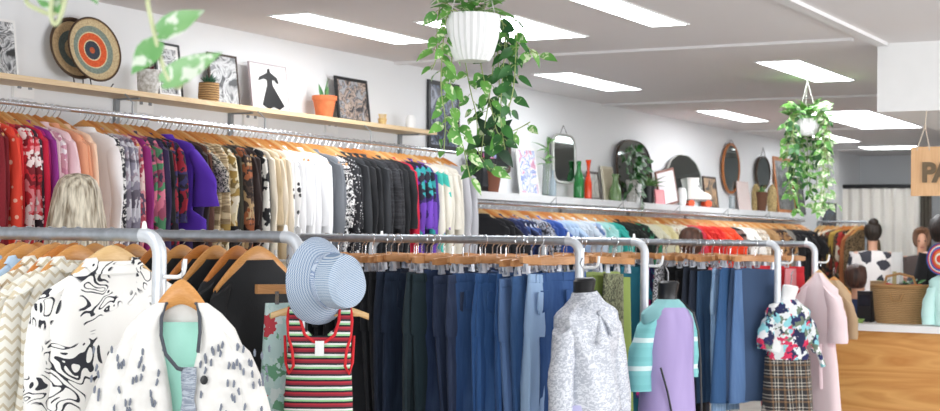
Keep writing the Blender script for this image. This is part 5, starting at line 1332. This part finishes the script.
    if hair == 'bob': prof = [(0.0, .004), (-.008, .05), (-.03, .078), (-.07, .096), (-.12, .105), (-.18, .116), (-.25, .128), (-.31, .132), (-.36, .125), (-.38, .09)]
    elif hair == 'curly': prof = [(.03, .01), (.015, .07), (-.03, .115), (-.09, .135), (-.15, .13), (-.2, .11), (-.23, .08)]
    elif hair == 'bun': prof = [(.0, .01), (-.008, .05), (-.03, .078), (-.07, .092), (-.11, .092), (-.15, .08), (-.18, .06), (-.2, .04)]
    else: prof = [(.004, .01), (-.006, .05), (-.03, .08), (-.07, .094), (-.12, .096), (-.17, .088), (-.2, .07), (-.215, .05)]
    rings = []
    for z, r_ in prof:
        ring = []
        for k in range(n):
            a = k * 2 * PI / n; front = max(0, -math.sin(a))
            g = 1 + (.03 * math.sin(k * 2.3) + .02 * math.sin(k * 5.1)) * min(1, -z * 8 + .1)
            if hair == 'curly': g = 1 + .12 * noise.noise(Vector((math.cos(a) * 3, math.sin(a) * 3, z * 30)))
            ry = r_ * 1.08 * g
            y = ry * math.sin(a)
            if front > .2 and z < -.06: y = max(y, -.045)      # open at the face
            ring.append((r_ * g * math.cos(a), y + .008, hz + z))
        rings.append(ring)
    m.loft(rings)
    if hair == 'bun': m.ball((0, .05, hz - .005), (.055, .055, .045), 14, 8)
    m.build('hair', hairmat, t)
    if face:
        for s in (-1, 1): MB().ball((s * .03, -.083, hipz + .374 * h), (.011, .008, .007), 8, 6).build('eye', M_['black'], t)
        MB().ball((0, -.088, hipz + .335 * h), (.022, .006, .006), 10, 6).build('mouth', plain('lips', 'b5655c', .5), t)
    return t
def hairm(name, a, b):
    t = NT(name); st = t.noise(55, t.co((1, 1, .05)), 3); t.col(t.ramp(st, [(.32, a), (.68, b)])); t.p(Roughness=.5); t.bump(st, .8, .01); return t.m
def height_at(u, v, X): p = on(u, v, 0, X); return p
pP = on(78, 173, 0, 5.0); person('person', (pP.x, pP.y, 0), math.atan2(-.5, -.2) + PI + .9, (pP.z - .05) / .95, 'person seen from behind with straight ash-blonde hair, facing the wall rail', P('8f8a86'), hairm('ash_blonde_hair', '77664f', 'efe5cf'), 'bob', face=True)
pP = on(691, 227, 0, 11.6); person('person', (pP.x, pP.y, 0), PI * .7, (pP.z - .05) / .95, 'person hidden behind the racks, only the crown of brown hair showing', P('5a4a44'), hairm('brown_hair', '3b241b', '6a4433'), 'short')
pP = on(873, 222, 0, 16.3); person('person', (pP.x, pP.y, 0), PI * .62, (pP.z - .05) / .95, 'person with dark pinned-up hair in a white patterned top, standing with their back turned', fabric('patch', 'ebe5e2', 'ebe5e2', 'ebe5e2', '3b3a42', sc=.7), hairm('black_hair', '17130f', '3a2d22'), 'bun', legs='3a3d46')
pS = on(857, 264, 0, 13.6)
pt = person('person', (pS.x, pS.y, 0), 1.1, (pS.z - .54) / .43, 'seated person in a navy sleeveless top with tied brown hair near the counter', P('23355c'), hairm('dark_brown_hair', '2c1b15', '5b3a2c'), 'short', seated=True, toptype='tank')
t = thing('stool', (pS.x, pS.y, 0), 'round stool under the seated person in navy', 'stool')
MB().lathe([(.001, .36), (.17, .36), (.18, .375), (.17, .39), (.001, .39)]).build('seat', M_['darkw'], t)
for k in range(4): a = k * PI / 2 + .4; MB().tube([(.1 * math.cos(a), .1 * math.sin(a), .365), (.16 * math.cos(a), .16 * math.sin(a), 0)], .013, 8).build('leg', M_['darkw'], t)
pP = on(922, 227, 0, 16.4); person('person', (pP.x, pP.y, 0), -PI / 2 + .25, (pP.z - .05) / .95, 'person with light brown hair looking out beside the brown-grey curtain', P('4a3f3c'), hairm('light_brown_hair', '4f3526', '8a6448'), 'short')
pP = on(944, 213, 0, 14.0); person('person', (pP.x, pP.y, 0), PI * .75, (pP.z - .08) / .95, 'person with dark curly hair in black at the right frame edge', P('1a1a1d'), hairm('dark_curly_hair', '15110f', '3a2c25'), 'curly', toptype='long')
